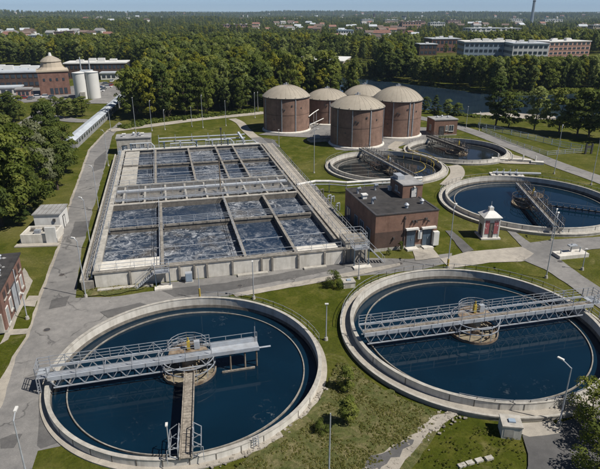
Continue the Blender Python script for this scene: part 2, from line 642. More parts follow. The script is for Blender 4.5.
def cut_tanks(pts, z):
    """triangulate a flat outline, leaving out the pits of the round tanks"""
    from mathutils.geometry import delaunay_2d_cdt
    P = [Vector((p[0], p[1])) for p in pts]
    E = [(i, (i + 1) % len(P)) for i in range(len(P))]
    base = np.array([[p.x, p.y] for p in P])
    used = []
    for c, r in TANKS:
        r = r - 0.2
        lo, hi = base.min(0), base.max(0)
        if c[0] + r < lo[0] or c[0] - r > hi[0] or c[1] + r < lo[1] or c[1] - r > hi[1]:
            continue
        used.append((c, r))
        k = len(P)
        P += [Vector((c[0] + r * math.cos(2 * PI * i / 112), c[1] + r * math.sin(2 * PI * i / 112))) for i in range(112)]
        E += [(k + i, k + (i + 1) % 112) for i in range(112)]
    vo, eo, fo = delaunay_2d_cdt(P, E, [], 0, 1e-4)[:3]
    m = MB()
    m.v = [(v.x, v.y, z) for v in vo]
    for f in fo:
        cx, cy = sum(vo[i].x for i in f) / len(f), sum(vo[i].y for i in f) / len(f)
        if any(math.hypot(cx - c[0], cy - c[1]) < r * 0.9995 for c, r in used):
            continue
        ins = False
        for i in range(len(base)):
            (x0, y0), (x1, y1) = base[i], base[(i + 1) % len(base)]
            if (y0 > cy) != (y1 > cy) and cx < (x1 - x0) * (cy - y0) / (y1 - y0) + x0:
                ins = not ins
        if ins:
            m.face(list(f))
    return m


def make_ground():
    rings = [0, 260, 360, 480, 620, 800, 1000, 1250, 1550, 1900, 2300, 2800, 3400, 4100, 5000, 6200, 8000, 11000, 16000, 26000, 45000]
    seg = 144
    vs, fs = [(0.0, 0.0, 0.0)], []
    for r in rings[1:]:
        an = np.arange(seg) * 2 * PI / seg
        xs, ys = r * np.cos(an), r * np.sin(an)
        vs += list(zip(xs.tolist(), ys.tolist(), hfun(xs, ys).tolist()))
    an = np.arange(seg) * 2 * PI / seg
    inner = cut_tanks(list(zip((260 * np.cos(an)).tolist(), (260 * np.sin(an)).tolist())), 0.0)
    k0 = len(vs)
    vs += inner.v
    fs += [[k0 + i for i in f] for f in inner.f]
    for k in range(len(rings) - 2):
        a, b = 1 + k * seg, 1 + (k + 1) * seg
        for i in range(seg):
            j = (i + 1) % seg
            fs.append([a + i, b + i, b + j, a + j])
    me = bpy.data.meshes.new('ground')
    me.from_pydata(vs, [], fs)
    me.materials.append(MATS['grass'])
    me.polygons.foreach_set('use_smooth', [True] * len(me.polygons))
    o = bpy.data.objects.new('ground', me)
    COL.objects.link(o)
    structure(o)


make_ground()
SHEET_Z = [0.008]


EDGE = random.Random(77)


def rough_edge(pts, amt, step=1.4):
    out = []
    for a, b in zip(pts, list(pts[1:]) + [pts[0]]):
        L = math.hypot(b[0] - a[0], b[1] - a[1])
        n = min(60, max(1, int(L / step)))
        for i in range(n):
            t = i / n
            j = amt if i else amt * 0.5
            out.append((a[0] + (b[0] - a[0]) * t + EDGE.gauss(0, j), a[1] + (b[1] - a[1]) * t + EDGE.gauss(0, j)))
    return out


def sheet(name, pts, mat, rough=0.06):
    SHEET_Z[0] += 0.004
    pts = rough_edge(pts, rough, 1.4 if rough < 0.1 else 0.7)
    o = cut_tanks(pts, SHEET_Z[0]).build(name, mat)
    return structure(o)


def smooth_line(pts, k=6):
    """Catmull-Rom through 2-D points"""
    out = []
    P = [pts[0]] + list(pts) + [pts[-1]]
    for i in range(1, len(P) - 2):
        p0, p1, p2, p3 = (np.array(P[i + j], float) for j in (-1, 0, 1, 2))
        for t in np.linspace(0, 1, k, endpoint=False):
            out.append(tuple(0.5 * ((2 * p1) + (-p0 + p2) * t + (2 * p0 - 5 * p1 + 4 * p2 - p3) * t * t + (-p0 + 3 * p1 - 3 * p2 + p3) * t ** 3)))
    out.append(tuple(pts[-1]))
    return out


def strip(name, pts, w, mat, k=6):
    """road of even width along a centre line"""
    c = [Vector((p[0], p[1])) for p in smooth_line(pts, k)]
    L, Rr = [], []
    for i, p in enumerate(c):
        d = (c[min(i + 1, len(c) - 1)] - c[max(i - 1, 0)]).normalized()
        n = Vector((-d.y, d.x))
        L.append(p + n * w / 2)
        Rr.append(p - n * w / 2)
    SHEET_Z[0] += 0.004
    m = MB()
    for i in range(len(c) - 1):
        m.poly([(*Rr[i], SHEET_Z[0]), (*Rr[i + 1], SHEET_Z[0]), (*L[i + 1], SHEET_Z[0]), (*L[i], SHEET_Z[0])])
    return structure(m.build(name, mat))


# ---- surfaces of the plant
sheet('gravel_verge', [(-30.55, 35.98), (-29.9, 39.4), (-32.36, 52.36), (-32.74, 56.47), (-35.57, 66.28), (-39.98, 83.4), (-44.58, 97.67), (-53.1, 129.48), (-59.43, 152.35), (-62.44, 174.15), (-63.32, 183.87), (-62.32, 183.87), (-54.95, 152.35), (-43.67, 108.08), (-35.94, 78.48), (-30.48, 58.03), (-26.98, 44.96), (-25.46, 35.98)], 'gravel')
sheet('road', [(-27.82, 32.78), (-29.45, 39.4), (-29.31, 44.2), (-31.92, 52.36), (-32.39, 56.47), (-35.16, 66.28), (-39.48, 83.4), (-44.1, 97.67), (-52.62, 129.48), (-58.73, 152.35), (-61.81, 174.15), (-62.66, 183.87), (-63.6, 194.64), (-61.43, 190.92), (-58.16, 169.64), (-50.46, 141.11), (-45.85, 122.64), (-39.49, 97.94), (-35.79, 83.2), (-30.42, 66.14), (-25.84, 66.42), (-20.14, 68.16), (-20.02, 70.6), (-14.51, 71.87), (-6.56, 74.19), (0.0, 75.93), (7.13, 77.73), (8.19, 79.23), (11.66, 79.23), (17.26, 78.85), (24.44, 81.17), (23.56, 77.73), (18.02, 74.88), (8.81, 72.85), (0.72, 70.91), (-5.34, 69.06), (-9.83, 66.71), (-16.15, 65.58), (-21.97, 62.38), (-24.99, 58.03), (-26.74, 51.78), (-24.79, 44.96), (-21.2, 39.4), (-21.45, 38.66), (-23.15, 38.05), (-22.62, 35.33), (-21.38, 30.91)], 'asphalt')
sheet('road_patch', [(-28.65, 42.32), (-27.21, 43.32), (-25.33, 43.46), (-23.3, 38.41), (-22.76, 35.65), (-25.43, 32.78)], 'asphalt')
sheet('asphalt_apron', [(-25.72, 44.35), (-25.52, 45.26), (-23.57, 42.04), (-21.2, 39.4), (-23.07, 38.29), (-23.5, 38.66)], 'dark_asphalt')
sheet('dark_road_patch', [(-53.6, 141.11), (-54.11, 152.35), (-48.63, 133.16), (-50.32, 129.48)], 'dark_asphalt')
sheet('dark_road_patch', [(-27.25, 39.53), (-26.28, 40.17), (-25.46, 40.17), (-25.44, 38.41), (-26.62, 38.29)], 'dark_asphalt')
sheet('dark_road_patch', [(-19.52, 68.46), (-10.73, 70.6), (0.0, 74.88), (6.95, 77.37), (6.81, 75.57), (0.0, 72.52), (-10.42, 68.16), (-17.0, 66.42)], 'dark_asphalt')
sheet('dark_road_patch', [(-33.38, 65.58), (-31.39, 66.71), (-30.85, 63.95), (-32.76, 63.15)], 'dark_asphalt')
sheet('dark_road_patch', [(-43.34, 104.91), (-43.0, 106.8), (-38.05, 88.42), (-38.57, 87.51)], 'asphalt')
sheet('dark_road_patch', [(-41.5, 95.27), (-38.92, 95.79), (-37.01, 88.42), (-39.43, 87.51)], 'dark_asphalt')
sheet('dark_road_patch', [(-25.84, 62.38), (-21.31, 64.75), (-19.78, 63.95), (-24.32, 60.87)], 'dark_asphalt')
sheet('dark_road_patch', [(-30.79, 53.34), (-29.71, 54.56), (-28.0, 49.58), (-29.24, 48.53)], 'asphalt')
sheet('footpath', [(-9.35, 67.28), (0.0, 71.07), (8.53, 74.53), (15.44, 77.37), (15.26, 76.28), (8.38, 73.01), (0.0, 69.51), (-8.7, 66.42)], 'pale_concrete_paving')
sheet('footpath', [(-41.78, 75.57), (-38.47, 71.23), (-34.99, 58.03), (-34.51, 55.82), (-34.93, 54.77), (-35.62, 57.58)], 'pale_concrete_paving')
sheet('footpath', [(-36.98, 66.71), (-35.48, 66.71), (-34.82, 63.68), (-36.65, 63.95)], 'pale_concrete_paving')
sheet('footpath', [(-35.6, 58.03), (-33.02, 58.26), (-32.87, 57.13), (-35.42, 56.69)], 'pale_concrete_paving')
sheet('footpath', [(-42.89, 88.42), (-41.17, 88.88), (-40.26, 85.74), (-46.76, 84.88), (-47.79, 87.06)], 'pale_concrete_paving')
sheet('footpath', [(-45.13, 97.39), (-44.0, 97.39), (-42.72, 93.22), (-43.8, 93.22)], 'pale_concrete_paving')
sheet('concrete_yard', [(21.96, 78.85), (27.12, 81.57), (36.6, 83.61), (37.47, 80.78), (39.22, 79.61), (34.25, 77.73), (29.33, 77.37), (22.62, 75.22)], 'pale_concrete_paving')
sheet('side_road', [(36.61, 91.25), (37.86, 90.29), (38.58, 85.31), (42.82, 86.62), (51.65, 87.96), (66.91, 90.29), (66.27, 86.62), (49.04, 82.78), (40.42, 80.58), (41.15, 74.53), (42.13, 69.06), (43.77, 59.9), (38.99, 51.78), (39.15, 63.15), (38.19, 69.06), (36.8, 74.88), (34.86, 78.1), (37.47, 80.78), (36.6, 83.61)], 'asphalt')
sheet('side_path', [(25.65, 90.76), (26.89, 90.76), (28.27, 82.17), (26.21, 81.17)], 'dark_asphalt')
sheet('footpath', [(18.31, 82.78), (21.6, 83.61), (22.05, 79.23), (17.9, 78.1)], 'pale_concrete_paving')
strip('back_road', [(40.87, 206.65), (48.97, 193.7), (55.23, 178.89), (60.62, 157.32), (64.92, 137.03), (69.13, 122.64), (72.09, 108.08)], 5.2, 'asphalt')
sheet('service_road', [(-15.35, 168.19), (-13.1, 171.12), (-8.99, 163.95), (1.15, 122.64), (3.76, 117.17), (6.97, 100.74), (8.18, 93.72), (8.61, 84.03), (6.51, 82.38), (-2.45, 131.29)], 'asphalt')
sheet('digester_road', [(-11.66, 168.19), (-2.95, 161.24), (8.04, 169.64), (11.14, 169.64), (10.19, 163.95), (7.74, 162.58), (-2.31, 157.32), (-8.02, 156.05)], 'dark_asphalt')
strip('wood_edge_road', [(-61.73, 178.89), (-50.86, 187.34), (-35.95, 199.49), (-17.05, 210.97), (-13.91, 215.46)], 5.0, 'gravel')
strip('curving_path', [(-24.56, 200.48), (-20.89, 192.77), (-17.69, 180.52), (-13.81, 168.19)], 3.0, 'gravel')
sheet('digester_yard', [(-13.2, 172.62), (3.07, 168.19), (7.8, 171.12), (8.35, 151.16), (23.66, 151.16), (35.98, 163.95), (42.63, 166.75), (43.99, 183.87), (27.13, 187.34), (0.0, 190.92)], 'asphalt')
sheet('lawn', [(-7.5, 163.95), (7.5, 163.95), (10.09, 152.35), (14.37, 149.98), (7.95, 143.24), (6.03, 135.07), (7.0, 124.29), (4.53, 120.24), (1.38, 122.64)], 'grass')
strip('curving_path', [(29.75, 162.58), (26.45, 154.8), (28.39, 151.16)], 3.0, 'gravel')
strip('garden_path', [(32.71, 117.92), (37.28, 126.83), (38.7, 133.16), (38.2, 135.07)], 3.4, 'gravel')
sheet('lower_asphalt', [(20.31, 39.91), (24.47, 41.49), (29.38, 43.75), (35.98, 44.96), (30.54, 30.91), (17.18, 30.91), (19.96, 37.58)], 'dark_asphalt')
sheet('concrete_ramp', [(20.71, 41.49), (23.93, 41.77), (24.08, 40.17), (20.94, 39.65), (20.13, 40.17)], 'pale_concrete_paving')
sheet('weedy_bank', smooth_line([(0.0, 42.04), (2.53, 45.73), (4.17, 50.85), (5.66, 50.3), (7.8, 47.34), (11.78, 43.9), (14.33, 42.32), (11.78, 39.4), (8.29, 34.8), (2.29, 30.91), (-4.67, 31.83), (-5.5, 35.87), (-2.69, 38.78)], 4), 'weedy_ground', 0.3)
sheet('weedy_bank', smooth_line([(-31.0, 69.36), (-28.6, 70.6), (-23.68, 70.91), (-21.42, 69.36), (-24.74, 67.28), (-29.54, 66.14)], 4), 'weedy_ground', 0.3)
sheet('rubble_track', smooth_line([(4.31, 34.8), (7.49, 37.93), (10.62, 40.43), (13.28, 42.74), (15.12, 43.17), (13.74, 41.49), (11.33, 39.4), (8.47, 35.87), (6.36, 32.78)], 4), 'gravel', 0.28)
sheet('broken_asphalt', [(4.69, 35.33), (6.99, 37.46), (9.97, 39.4), (10.26, 39.03), (7.96, 37.0), (5.97, 34.8)], 'dark_asphalt', 0.22)
strip('access_road', [(-93.32, 183.87), (-92.41, 194.64), (-92.74, 204.56), (-79.78, 196.55), (-69.14, 196.55)], 6, 'asphalt')
strip('access_road', [(-93.32, 183.87), (-97.54, 208.79), (-102.98, 232.68), (-105.61, 249.63), (-108.81, 279.92)], 6, 'asphalt')
strip('town_road', [(-86.05, 235.35), (-85.85, 272.6), (-93.42, 333.05), (-111.5, 380.59), (-129.42, 401.95)], 11, 'asphalt')
sheet('parking_lot', [(-142.71, 235.35), (-116.69, 238.08), (-105.29, 246.65), (-89.77, 252.68), (-92.37, 287.62), (-107.39, 313.33), (-121.81, 287.62), (-172.56, 287.62)], 'asphalt')
sheet('field_path', [(44.45, 141.11), (57.36, 146.54), (60.66, 141.11), (59.69, 136.04), (52.19, 137.03)], 'gravel')
strip('river', [(-23.01, 327.9), (16.07, 304.29), (55.14, 259.01), (75.55, 235.35), (106.82, 230.06), (166.71, 246.65)], 58, 'river_water')
sheet('weir_apron', [(65.15, 210.97), (77.27, 215.46), (93.85, 204.56), (91.61, 198.5), (72.24, 200.48)], 'gravel')

# ------------------------------------------------------------------ circular settling tanks
def tank(label, c, Rw, zt, zp, zw, pathw, mat_water, weir=1.9, pathcol='concrete', rail_arcs=(), seg=112, kerb=True):
    t = thing('settling_tank', label, 'tank', c)
    th = 0.34
    MB().lathe([(Rw - th, zw - 0.6), (Rw, zw - 0.6), (Rw, zt), (Rw - th, zt)], seg).build('wall', 'concrete_white', t)
    # capping strip of slightly different concrete, set proud
    MB().lathe([(Rw - th - 0.03, zt + 0.003), (Rw + 0.03, zt + 0.003), (Rw + 0.03, zt + 0.08), (Rw - th - 0.03, zt + 0.08)], seg).build('coping', 'concrete', t)
    MB().lathe([(Rw + 0.002, 0.0), (Rw + pathw, 0.0), (Rw + pathw, zp), (Rw + 0.002, zp)], seg).build('walkway', pathcol, t)
    if kerb:
        MB().lathe([(Rw + pathw - 0.22, zp + 0.002), (Rw + pathw + 0.05, zp + 0.002), (Rw + pathw + 0.05, zp + 0.16), (Rw + pathw - 0.22, zp + 0.16)], seg).build('kerb', 'concrete', t)
    # overflow weir ring and launder channel
    rw = Rw - weir
    MB().lathe([(rw - 0.06, zw - 0.4), (rw + 0.06, zw - 0.4), (rw + 0.06, zw + 0.15), (rw - 0.06, zw + 0.15)], seg).build('weir_ring', 'concrete_weathered', t)
    MB().lathe([(Rw - th - 0.12, zw - 0.2), (Rw - th - 0.002, zw - 0.2), (Rw - th - 0.002, zw + 0.35), (Rw - th - 0.05, zw + 0.35)], seg).build('wall_footing', 'concrete_dark', t)
    # stains / movement joints down the outside wall are narrow pilaster strips
    jm = MB().box(-0.02, 0.02, -0.05, 0.05, zp + 0.01, zt - 0.03).mesh('joint', 'concrete_dark')
    nj = 40
    for i in range(nj):
        a = 2 * PI * i / nj + 0.03
        if -2.9 < a % (2 * PI) - 2 * PI < -0.1 and rnd.random() < 0.55:
            share('wall_joint', jm, t, (Rw * math.cos(a), Rw * math.sin(a), 0), (0, 0, a))
    for k, (a0, a1, rr) in enumerate(rail_arcs):
        n = max(4, int((R(a1) - R(a0)) * rr / 1.5))
        pts = [(rr * math.cos(R(a0 + (a1 - a0) * i / n)), rr * math.sin(R(a0 + (a1 - a0) * i / n)), zp) for i in range(n + 1)]
        MB().rail(pts, 1.1, 3.0, r=0.03).build('handrail', 'galvanised', t)
    wt = MB().lathe([(rw, zw), (0.01, zw)], seg, closed=False)
    w = wt.build('water', mat_water)
    w.location = (c[0], c[1], 0)
    structure(w)
    w2 = MB().lathe([(Rw - th, zw - 0.04), (rw, zw - 0.04)], seg, closed=False).build('channel_water', mat_water)
    w2.location = (c[0], c[1], 0)
    structure(w2)
    return t


C1, C2, C3, C4, C5 = (t_[0] for t_ in TANKS)
T1 = tank('round settling tank nearest the left road, dark blue water', C1, TANKS[0][1], 0.80, 0.13, -0.5, 0.6, 'clarifier_water', kerb=False, pathcol='pale_concrete_paving', rail_arcs=((18, 92, 15.05),))
T2 = tank('round settling tank at lower right with full width truss bridge', C2, TANKS[1][1], 1.15, 0.4, -0.15, 1.2, 'clarifier_water', pathcol='pale_concrete_paving', rail_arcs=((84, 178, 16.05), (0, 84, 16.05), (248, 300, 14.8)))
T3 = tank('large round settling tank behind the small white kiosk', C3, TANKS[2][1], 1.05, 0.35, -0.2, 1.25, 'clarifier_water', rail_arcs=((0, 170, 17.6),))
T4 = tank('round tank with yellow pipes in front of the brick digesters', C4, TANKS[3][1], 1.1, 0.4, -0.3, 1.2, 'murky_water', rail_arcs=((60, 200, 14.9),))
T5 = tank('round tank beside the small brick pump house near the river', C5, TANKS[4][1], 1.0, 0.3, -0.3, 1.1, 'murky_water', rail_arcs=((60, 150, 14.3),))

# small ladder on near tank wall and step-down brackets
def wall_ladder(t, Rw, ang, zt, zp):
    m = MB()
    for s in (-0.25, 0.25):
        m.tube((Rw + 0.25, s, zp), (Rw + 0.12, s, zt + 0.5), 0.04, n=4)
    for k in range(4):
        m.tube((Rw + 0.22, -0.25, zp + 0.3 + 0.3 * k), (Rw + 0.22, 0.25, zp + 0.3 + 0.3 * k), 0.03, n=4)
    o = m.build('ladder', 'galvanised', t)
    o.rotation_euler = (0, 0, R(ang))


wall_ladder(T1, 14.45, -56, 0.8, 0.13)
wall_ladder(T2, 14.97, -72, 1.15, 0.4)


# ------------------------------------------------------------------ truss bridges over the tanks
def truss_bridge(label, c, ang, r0, r1, zd, w=1.7, depth=1.15, zw=0.15, drum=2.9, solid_from=None, panel=1.35, brace=True, near_rail=True, deckw=0.6, deckmat='pale_steel', mats=('pale_steel', 'galvanised'), yellow=True):
    """bridge through the tank centre; local x runs along it, from r0 to r1"""
    t = thing('scraper_bridge', label, 'bridge', c, ang)
    ms, mg = mats
    a, b = r0, r1
    tr_end = b if solid_from is None else solid_from
    MB().box(a, tr_end, -w / 2 + 0.09, -w / 2 + 0.09 + deckw, zd - 0.1, zd - 0.02).build('deck', deckmat, t)
    MB().box(a, tr_end, -w / 2 + 0.1 + deckw, -w / 2 + 0.18 + deckw, zd - 0.14, zd + 0.06).build('deck_edge', mg, t)
    if tr_end < b:
        MB().box(tr_end, b, -w / 2 + 0.07, -w / 2 + 1.2, zd - 0.1, zd - 0.02).build('end_deck', ms, t)
    for s in (-1, 1):
        y = s * w / 2
        MB().box(a, tr_end, y - 0.07, y + 0.07, zd - (0.42 if s < 0 else 0.16), zd + 0.04).build('top_chord', ms, t)
        MB().box(a + 0.4, tr_end, y - 0.06, y + 0.06, zd - depth - 0.12, zd - depth).build('bottom_chord', ms, t)
    n = max(2, round((tr_end - a) / panel))
    pl = (tr_end - a) / n
    dm1 = MB().tube((0, 0, zd - depth), (pl / 2, 0, zd - 0.2), 0.055, n=4).mesh('diagonal', mg)
    dm2 = MB().tube((0, 0, zd - 0.2), (pl / 2, 0, zd - depth), 0.055, n=4).mesh('diagonal', mg)
    pm = MB().box(-0.032, 0.032, -0.032, 0.032, zd - 0.02, zd + 1.15).mesh('post', mg)
    bm = MB().tube((0, 0, zd + 1.1), (0.8, 0, zd + 0.03), 0.035, n=4).mesh('brace', mg)
    rb_ = MB().box(-0.035, 0.035, -0.03, 0.0, zd - 0.42, zd + 0.06).mesh('beam_rib', mg)
    xm = MB().tube((0, -w / 2, zd - depth), (0, w / 2, zd - depth), 0.05, n=4).mesh('cross_tie', mg)
    for i in range(n):
        x = a + i * pl
        share('beam_rib', rb_, t, (x, -w / 2 - 0.075, 0))
        for s in (-1, 1):
            y = s * w / 2
            if not (-drum * 0.55 < x + pl / 2 < drum * 0.55):
                share('truss_diagonal', dm2, t, (x, y, 0))
                share('truss_diagonal', dm1, t, (x + pl / 2, y, 0))
        share('cross_tie', xm, t, (x + pl / 2, 0, 0))
        if i % 2 == 0:
            share('cross_tie', xm, t, (x, 0, depth - 0.06))
    for s in ((-1, 1) if near_rail else (1,)):
        y = s * (w / 2 - 0.0)
        k = max(2, round((tr_end - a) / (1.45 if s > 0 else 2.9)))
        for i in range(k + 1):
            x = a + (tr_end - a) * i / k
            share('rail_post', pm, t, (x, y, 0))
            if brace and s == 1 and i < k and i % 2:
                share('rail_brace', bm, t, (x, y, 0))
                share('rail_brace', bm, t, (x, y, 0), (0, 0, PI))
        for z in ((0.55, 1.12) if s < 0 else (0.4, 0.75, 1.12)):
            MB().tube((a, y, zd + z), (tr_end, y, zd + z), 0.034, n=4).build('handrail', mg, t)
    if solid_from is not None:
        # plain walkway with plated sides on the short side of the pivot
        for s in (-1, 1):
            y = -w / 2 + (1.27 if s > 0 else 0)
            MB().box(tr_end, b, y - 0.06, y + 0.06, zd - 0.36, zd + (0.5 if s > 0 else 0.08)).build('side_plate', ms, t)
        for x in (tr_end + 2.0, tr_end + 3.6, b - 0.3):
            MB().tube((x, -w / 2 + 0.15, zw - 0.3), (x, -w / 2 + 0.15, zd - 0.12), 0.10, n=6).build('leg', 'rusty_steel', t)
        MB().rail([(tr_end, -w / 2 + 1.37, zd), (b, -w / 2 + 1.37, zd)], 1.1, 2.0, r=0.035).build('handrail', mg, t)
        MB().tube((b - 0.25, 0.2, zd), (b - 0.25, 0.2, zd + 1.9), 0.07, 0.05, 6).build('mast', mg, t)
        MB().tube((b - 0.3, -w / 2 + 0.2, zd - 0.2), (b + 1.3, -w / 2 + 0.2, zd - 0.2), 0.1, n=6).build('outrigger', ms, t)
        MB().box(tr_end + 1.0, b - 0.6, -w / 2 - 0.35, -w / 2 - 0.2, zw + 0.02, zw + 0.22).build('skimmer_blade', 'old_wood', t)
    # feed well round the pivot
    MB().lathe([(drum - 0.1, zw - 0.3), (drum, zw - 0.3), (drum, zw + 0.35), (drum - 0.1, zw + 0.35)], 40).build('feed_well', 'rusty_steel', t)
    MB().disc(drum - 0.1, zw + 0.06, 40).build('scum_layer', 'scum', t)
    cg = MB()
    for k in range(14):
        an = 2 * PI * k / 14
        x, y = (drum - 0.05) * math.cos(an), (drum - 0.05) * math.sin(an)
        cg.tube((x, y, zw + 0.3), (x, y, zd - 0.35), 0.045, n=4)
    for z in (zd - 0.4, (zw + zd) / 2):
        cg.lathe([(drum - 0.1, z), (drum, z), (drum, z + 0.09), (drum - 0.1, z + 0.09)], 40)
    cg.build('cage', mg, t)
    MB().lathe([(0.75, zw - 0.2), (0.75, zd - 0.1), (0.02, zd - 0.1)], 20, closed=False).build('pivot_column', 'rusty_steel', t)
    jk = MB()
    for k in range(9):
        an = rnd.uniform(0, 2 * PI)
        q = rnd.uniform(1.0, drum - 0.5)
        jk.cbox((q * math.cos(an), q * math.sin(an), zw + 0.2), (rnd.uniform(0.3, 0.9), rnd.uniform(0.15, 0.4), rnd.uniform(0.15, 0.5)), rnd.uniform(0, 3))
    jk.build('scraper_gear', 'rusty_steel', t)
    # drive platform with its own railing
    rr = drum * 0.72
    pts = [(rr * math.cos(R(q)), rr * math.sin(R(q)), zd) for q in range(15, 166, 25)]
    MB().rail(pts, 1.15, 1.2, rails=(0.4, 0.8, 1.15), r=0.035).build('platform_railing', mg, t)
    MB().prism([(1.0 * rr * math.cos(R(q)), 1.0 * rr * math.sin(R(q))) for q in range(0, 181, 20)], zd - 0.12, zd - 0.04).build('platform', 'rusty_steel', t)
    if yellow:
        ym = MB().cbox((0.1, 0.45, zd + 0.55), (0.34, 0.34, 1.0))
        ym.tube((0.1, 0.45, zd + 1.0), (0.1, 0.45, zd + 1.5), 0.08, n=6)
        ym.build('drive_motor', 'yellow_paint', t)
    MB().cbox((1.0, 0.5, zd + 0.45), (0.6, 0.45, 0.9)).build('control_cabinet', ms, t)
    return t


B1 = truss_bridge('grey truss bridge ending mid tank beside the left road', C1, R(14.5), -14.0, 7.6, 1.95, w=2.1, zw=-0.5, solid_from=2.4, depth=1.25)
B2 = truss_bridge('pale truss bridge spanning the whole lower right tank', C2, R(13.2), -14.4, 15.6, 2.3, w=2.1, zw=-0.15, deckmat='old_wood', depth=1.35)
B3 = truss_bridge('dark scraper bridge of the tank behind the white kiosk', C3, R(-96), -8.0, 17.4, 2.0, w=1.7, zw=-0.2, drum=3.4, mats=('galvanised', 'dark_steel'), deckmat='concrete_dark')
B4 = truss_bridge('dark scraper bridge in the tank with yellow pipes', C4, R(-72), -14.6, 14.2, 1.9, w=1.7, zw=-0.3, drum=2.8, mats=('galvanised', 'dark_steel'), deckmat='concrete_dark')
B5 = truss_bridge('dark scraper bridge of the tank by the brick pump house', C5, R(-70), -14.2, 4.5, 1.9, w=1.7, zw=-0.3, drum=3.0, mats=('dark_steel', 'dark_steel'), deckmat='concrete_dark')

# landing cage at the road end of the first bridge
m = MB()
m.rail([(-14.0, -0.9, 1.9), (-15.1, -0.9, 1.9), (-15.1, 1.0, 1.9), (-14.0, 1.0, 1.9)], 1.15, 0.9, rails=(0.4, 0.8, 1.15), r=0.04)
for x, y in ((-15.1, -0.9), (-15.1, 1.0), (-14.85, -0.9), (-14.85, 1.0)):
    m.tube((x, y, 0.02), (x, y, 1.9), 0.06, n=4)
for z in (0.6, 1.25):
    m.path([(-14.85, -0.9, z), (-15.1, -0.9, z), (-15.1, 1.0, z)], 0.04, 4)
m.build('landing_railing', 'galvanised', B1)
MB().box(-15.1, -14.0, -0.9, 1.0, 1.76, 1.86).build('landing', 'pale_steel', B1)
m = MB()
m.rail([(15.6, -0.9, 2.25), (17.0, -0.9, 2.25), (17.0, 1.0, 2.25), (15.6, 1.0, 2.25)], 1.15, 0.9, rails=(0.4, 0.8, 1.15), r=0.04)
for x, y in ((17.0, -0.9), (17.0, 1.0)):
    m.tube((x, y, 0.02), (x, y, 2.25), 0.06, n=4)
m.build('landing_railing', 'galvanised', B2)
MB().box(15.6, 17.0, -0.9, 1.0, 2.1, 2.2).build('landing', 'pale_steel', B2)

# second gangway of tank 1: weathered trough from pivot to the near rim
gw = thing('gangway', 'narrow weathered gangway from pivot to the near tank rim', 'gangway', (-11.5, 47.9, -0.55), R(-81))
Lg = 12.0
for i in range(29):
    x0 = i * Lg / 29
    MB().box(x0 + 0.015, x0 + Lg / 29 - 0.015, -0.42, 0.42, 1.62 + rnd.uniform(-0.012, 0.012), 1.70).build('plank', 'old_wood', gw)
for s in (-1, 1):
    MB().box(-0.2, Lg, s * 0.5 - 0.05, s * 0.5 + 0.05, 1.5, 1.88).build('side_beam', 'old_wood', gw)
    m = MB()
    m.rail([(Lg - 3.2, s * 0.62, 1.6), (Lg - 0.2, s * 0.62, 1.6)], 1.1, 1.0, rails=(0.55, 1.1), r=0.04)
    m.path([(Lg - 3.2, s * 0.62, 2.7), (Lg - 4.0, s * 0.62, 1.7)], 0.04, 4)
    m.path([(Lg - 0.2, s * 0.62, 2.7), (Lg - 0.1, s * 1.5, 2.6), (Lg + 0.1, s * 1.5, 1.4)], 0.04, 4)
    for x in (Lg - 2.4, Lg - 1.2, Lg - 0.1):
        m.path([(x, s * 0.62, 1.6), (x, s * 1.3, 2.0), (x, s * 1.35, 2.8), (x, s * 0.7, 3.3)], 0.04, 4)
    m.path([(Lg - 2.4, s * 1.35, 2.8), (Lg - 0.1, s * 1.35, 2.8)], 0.04, 4)
    m.path([(Lg - 2.4, s * 1.3, 2.0), (Lg - 0.1, s * 1.3, 2.0)], 0.04, 4)
    m.build('handrail', 'galvanised', gw)

# submerged rake arm that rests at the surface of tank 3
ra = thing('rake_arm', 'dark rake arm lying at the surface of the kiosk tank', 'rake arm', (C3[0], C3[1], -0.2), R(-26))
MB().box(3.2, 14.0, -0.18, 0.18, 0.25, 0.5).build('beam', 'dark_steel', ra)
bl = MB().box(-0.06, 0.06, -0.3, 0.3, -0.3, 0.9).mesh('blade', 'dark_steel')
for i in range(9):
    share('blade', bl, ra, (4 + i * 1.15, 0, 0))
m = MB()
m.rail([(3.2, 0.3, 0.45), (14, 0.3, 0.45)], 0.7, 1.2, rails=(0.7,), r=0.03)
m.build('rail', 'galvanised', ra)

# yellow pipe loops between tanks 4 and 5
yp = thing('yellow_pipework', 'yellow handrailed gas pipes crossing the tank by the digesters', 'pipework', (C4[0], C4[1], 0), 0)
for k, (r_, a0, a1, z) in enumerate(((11.5, -20, 60, 1.6), (12.4, -15, 55, 2.2), (9.5, -60, 20, 0.9))):
    pts = [(r_ * math.cos(R(a0 + (a1 - a0) * i / 14)), r_ * math.sin(R(a0 + (a1 - a0) * i / 14)), z) for i in range(15)]
    MB().path(pts, 0.08, 6).build('pipe', 'yellow_paint', yp)
m = MB()
for i in range(7):
    a = R(-20 + i * 13)
    m.tube((11.5 * math.cos(a), 11.5 * math.sin(a), 0.0), (11.5 * math.cos(a), 11.5 * math.sin(a), 2.3), 0.07, n=4)
m.build('support_posts', 'yellow_paint', yp)
# floating aerator pipes in tank 4
fp = thing('diffuser_pipes', 'grey diffuser pipes showing at the murky tank surface', 'pipework', (C4[0], C4[1], -0.3), R(12))
for i in range(5):
    y = -6.5 + i * 3.1
    h = math.sqrt(max(1, 10.5 ** 2 - y * y))
    if abs(y) < 1.5:
        MB().tube((-h, y, 0.02), (-3.2, y, 0.02), 0.06, n=6).build('pipe', 'concrete_dark', fp)
    else:
        MB().tube((-h, y, 0.02), (-1.0, y, 0.02), 0.06, n=6).build('pipe', 'concrete_dark', fp)

# ------------------------------------------------------------------ aeration basins
AO, AA = (-28.3, 69.0), R(13.7)
AU = Vector((math.cos(AA), math.sin(AA)))
AV = Vector((-math.sin(AA), math.cos(AA)))


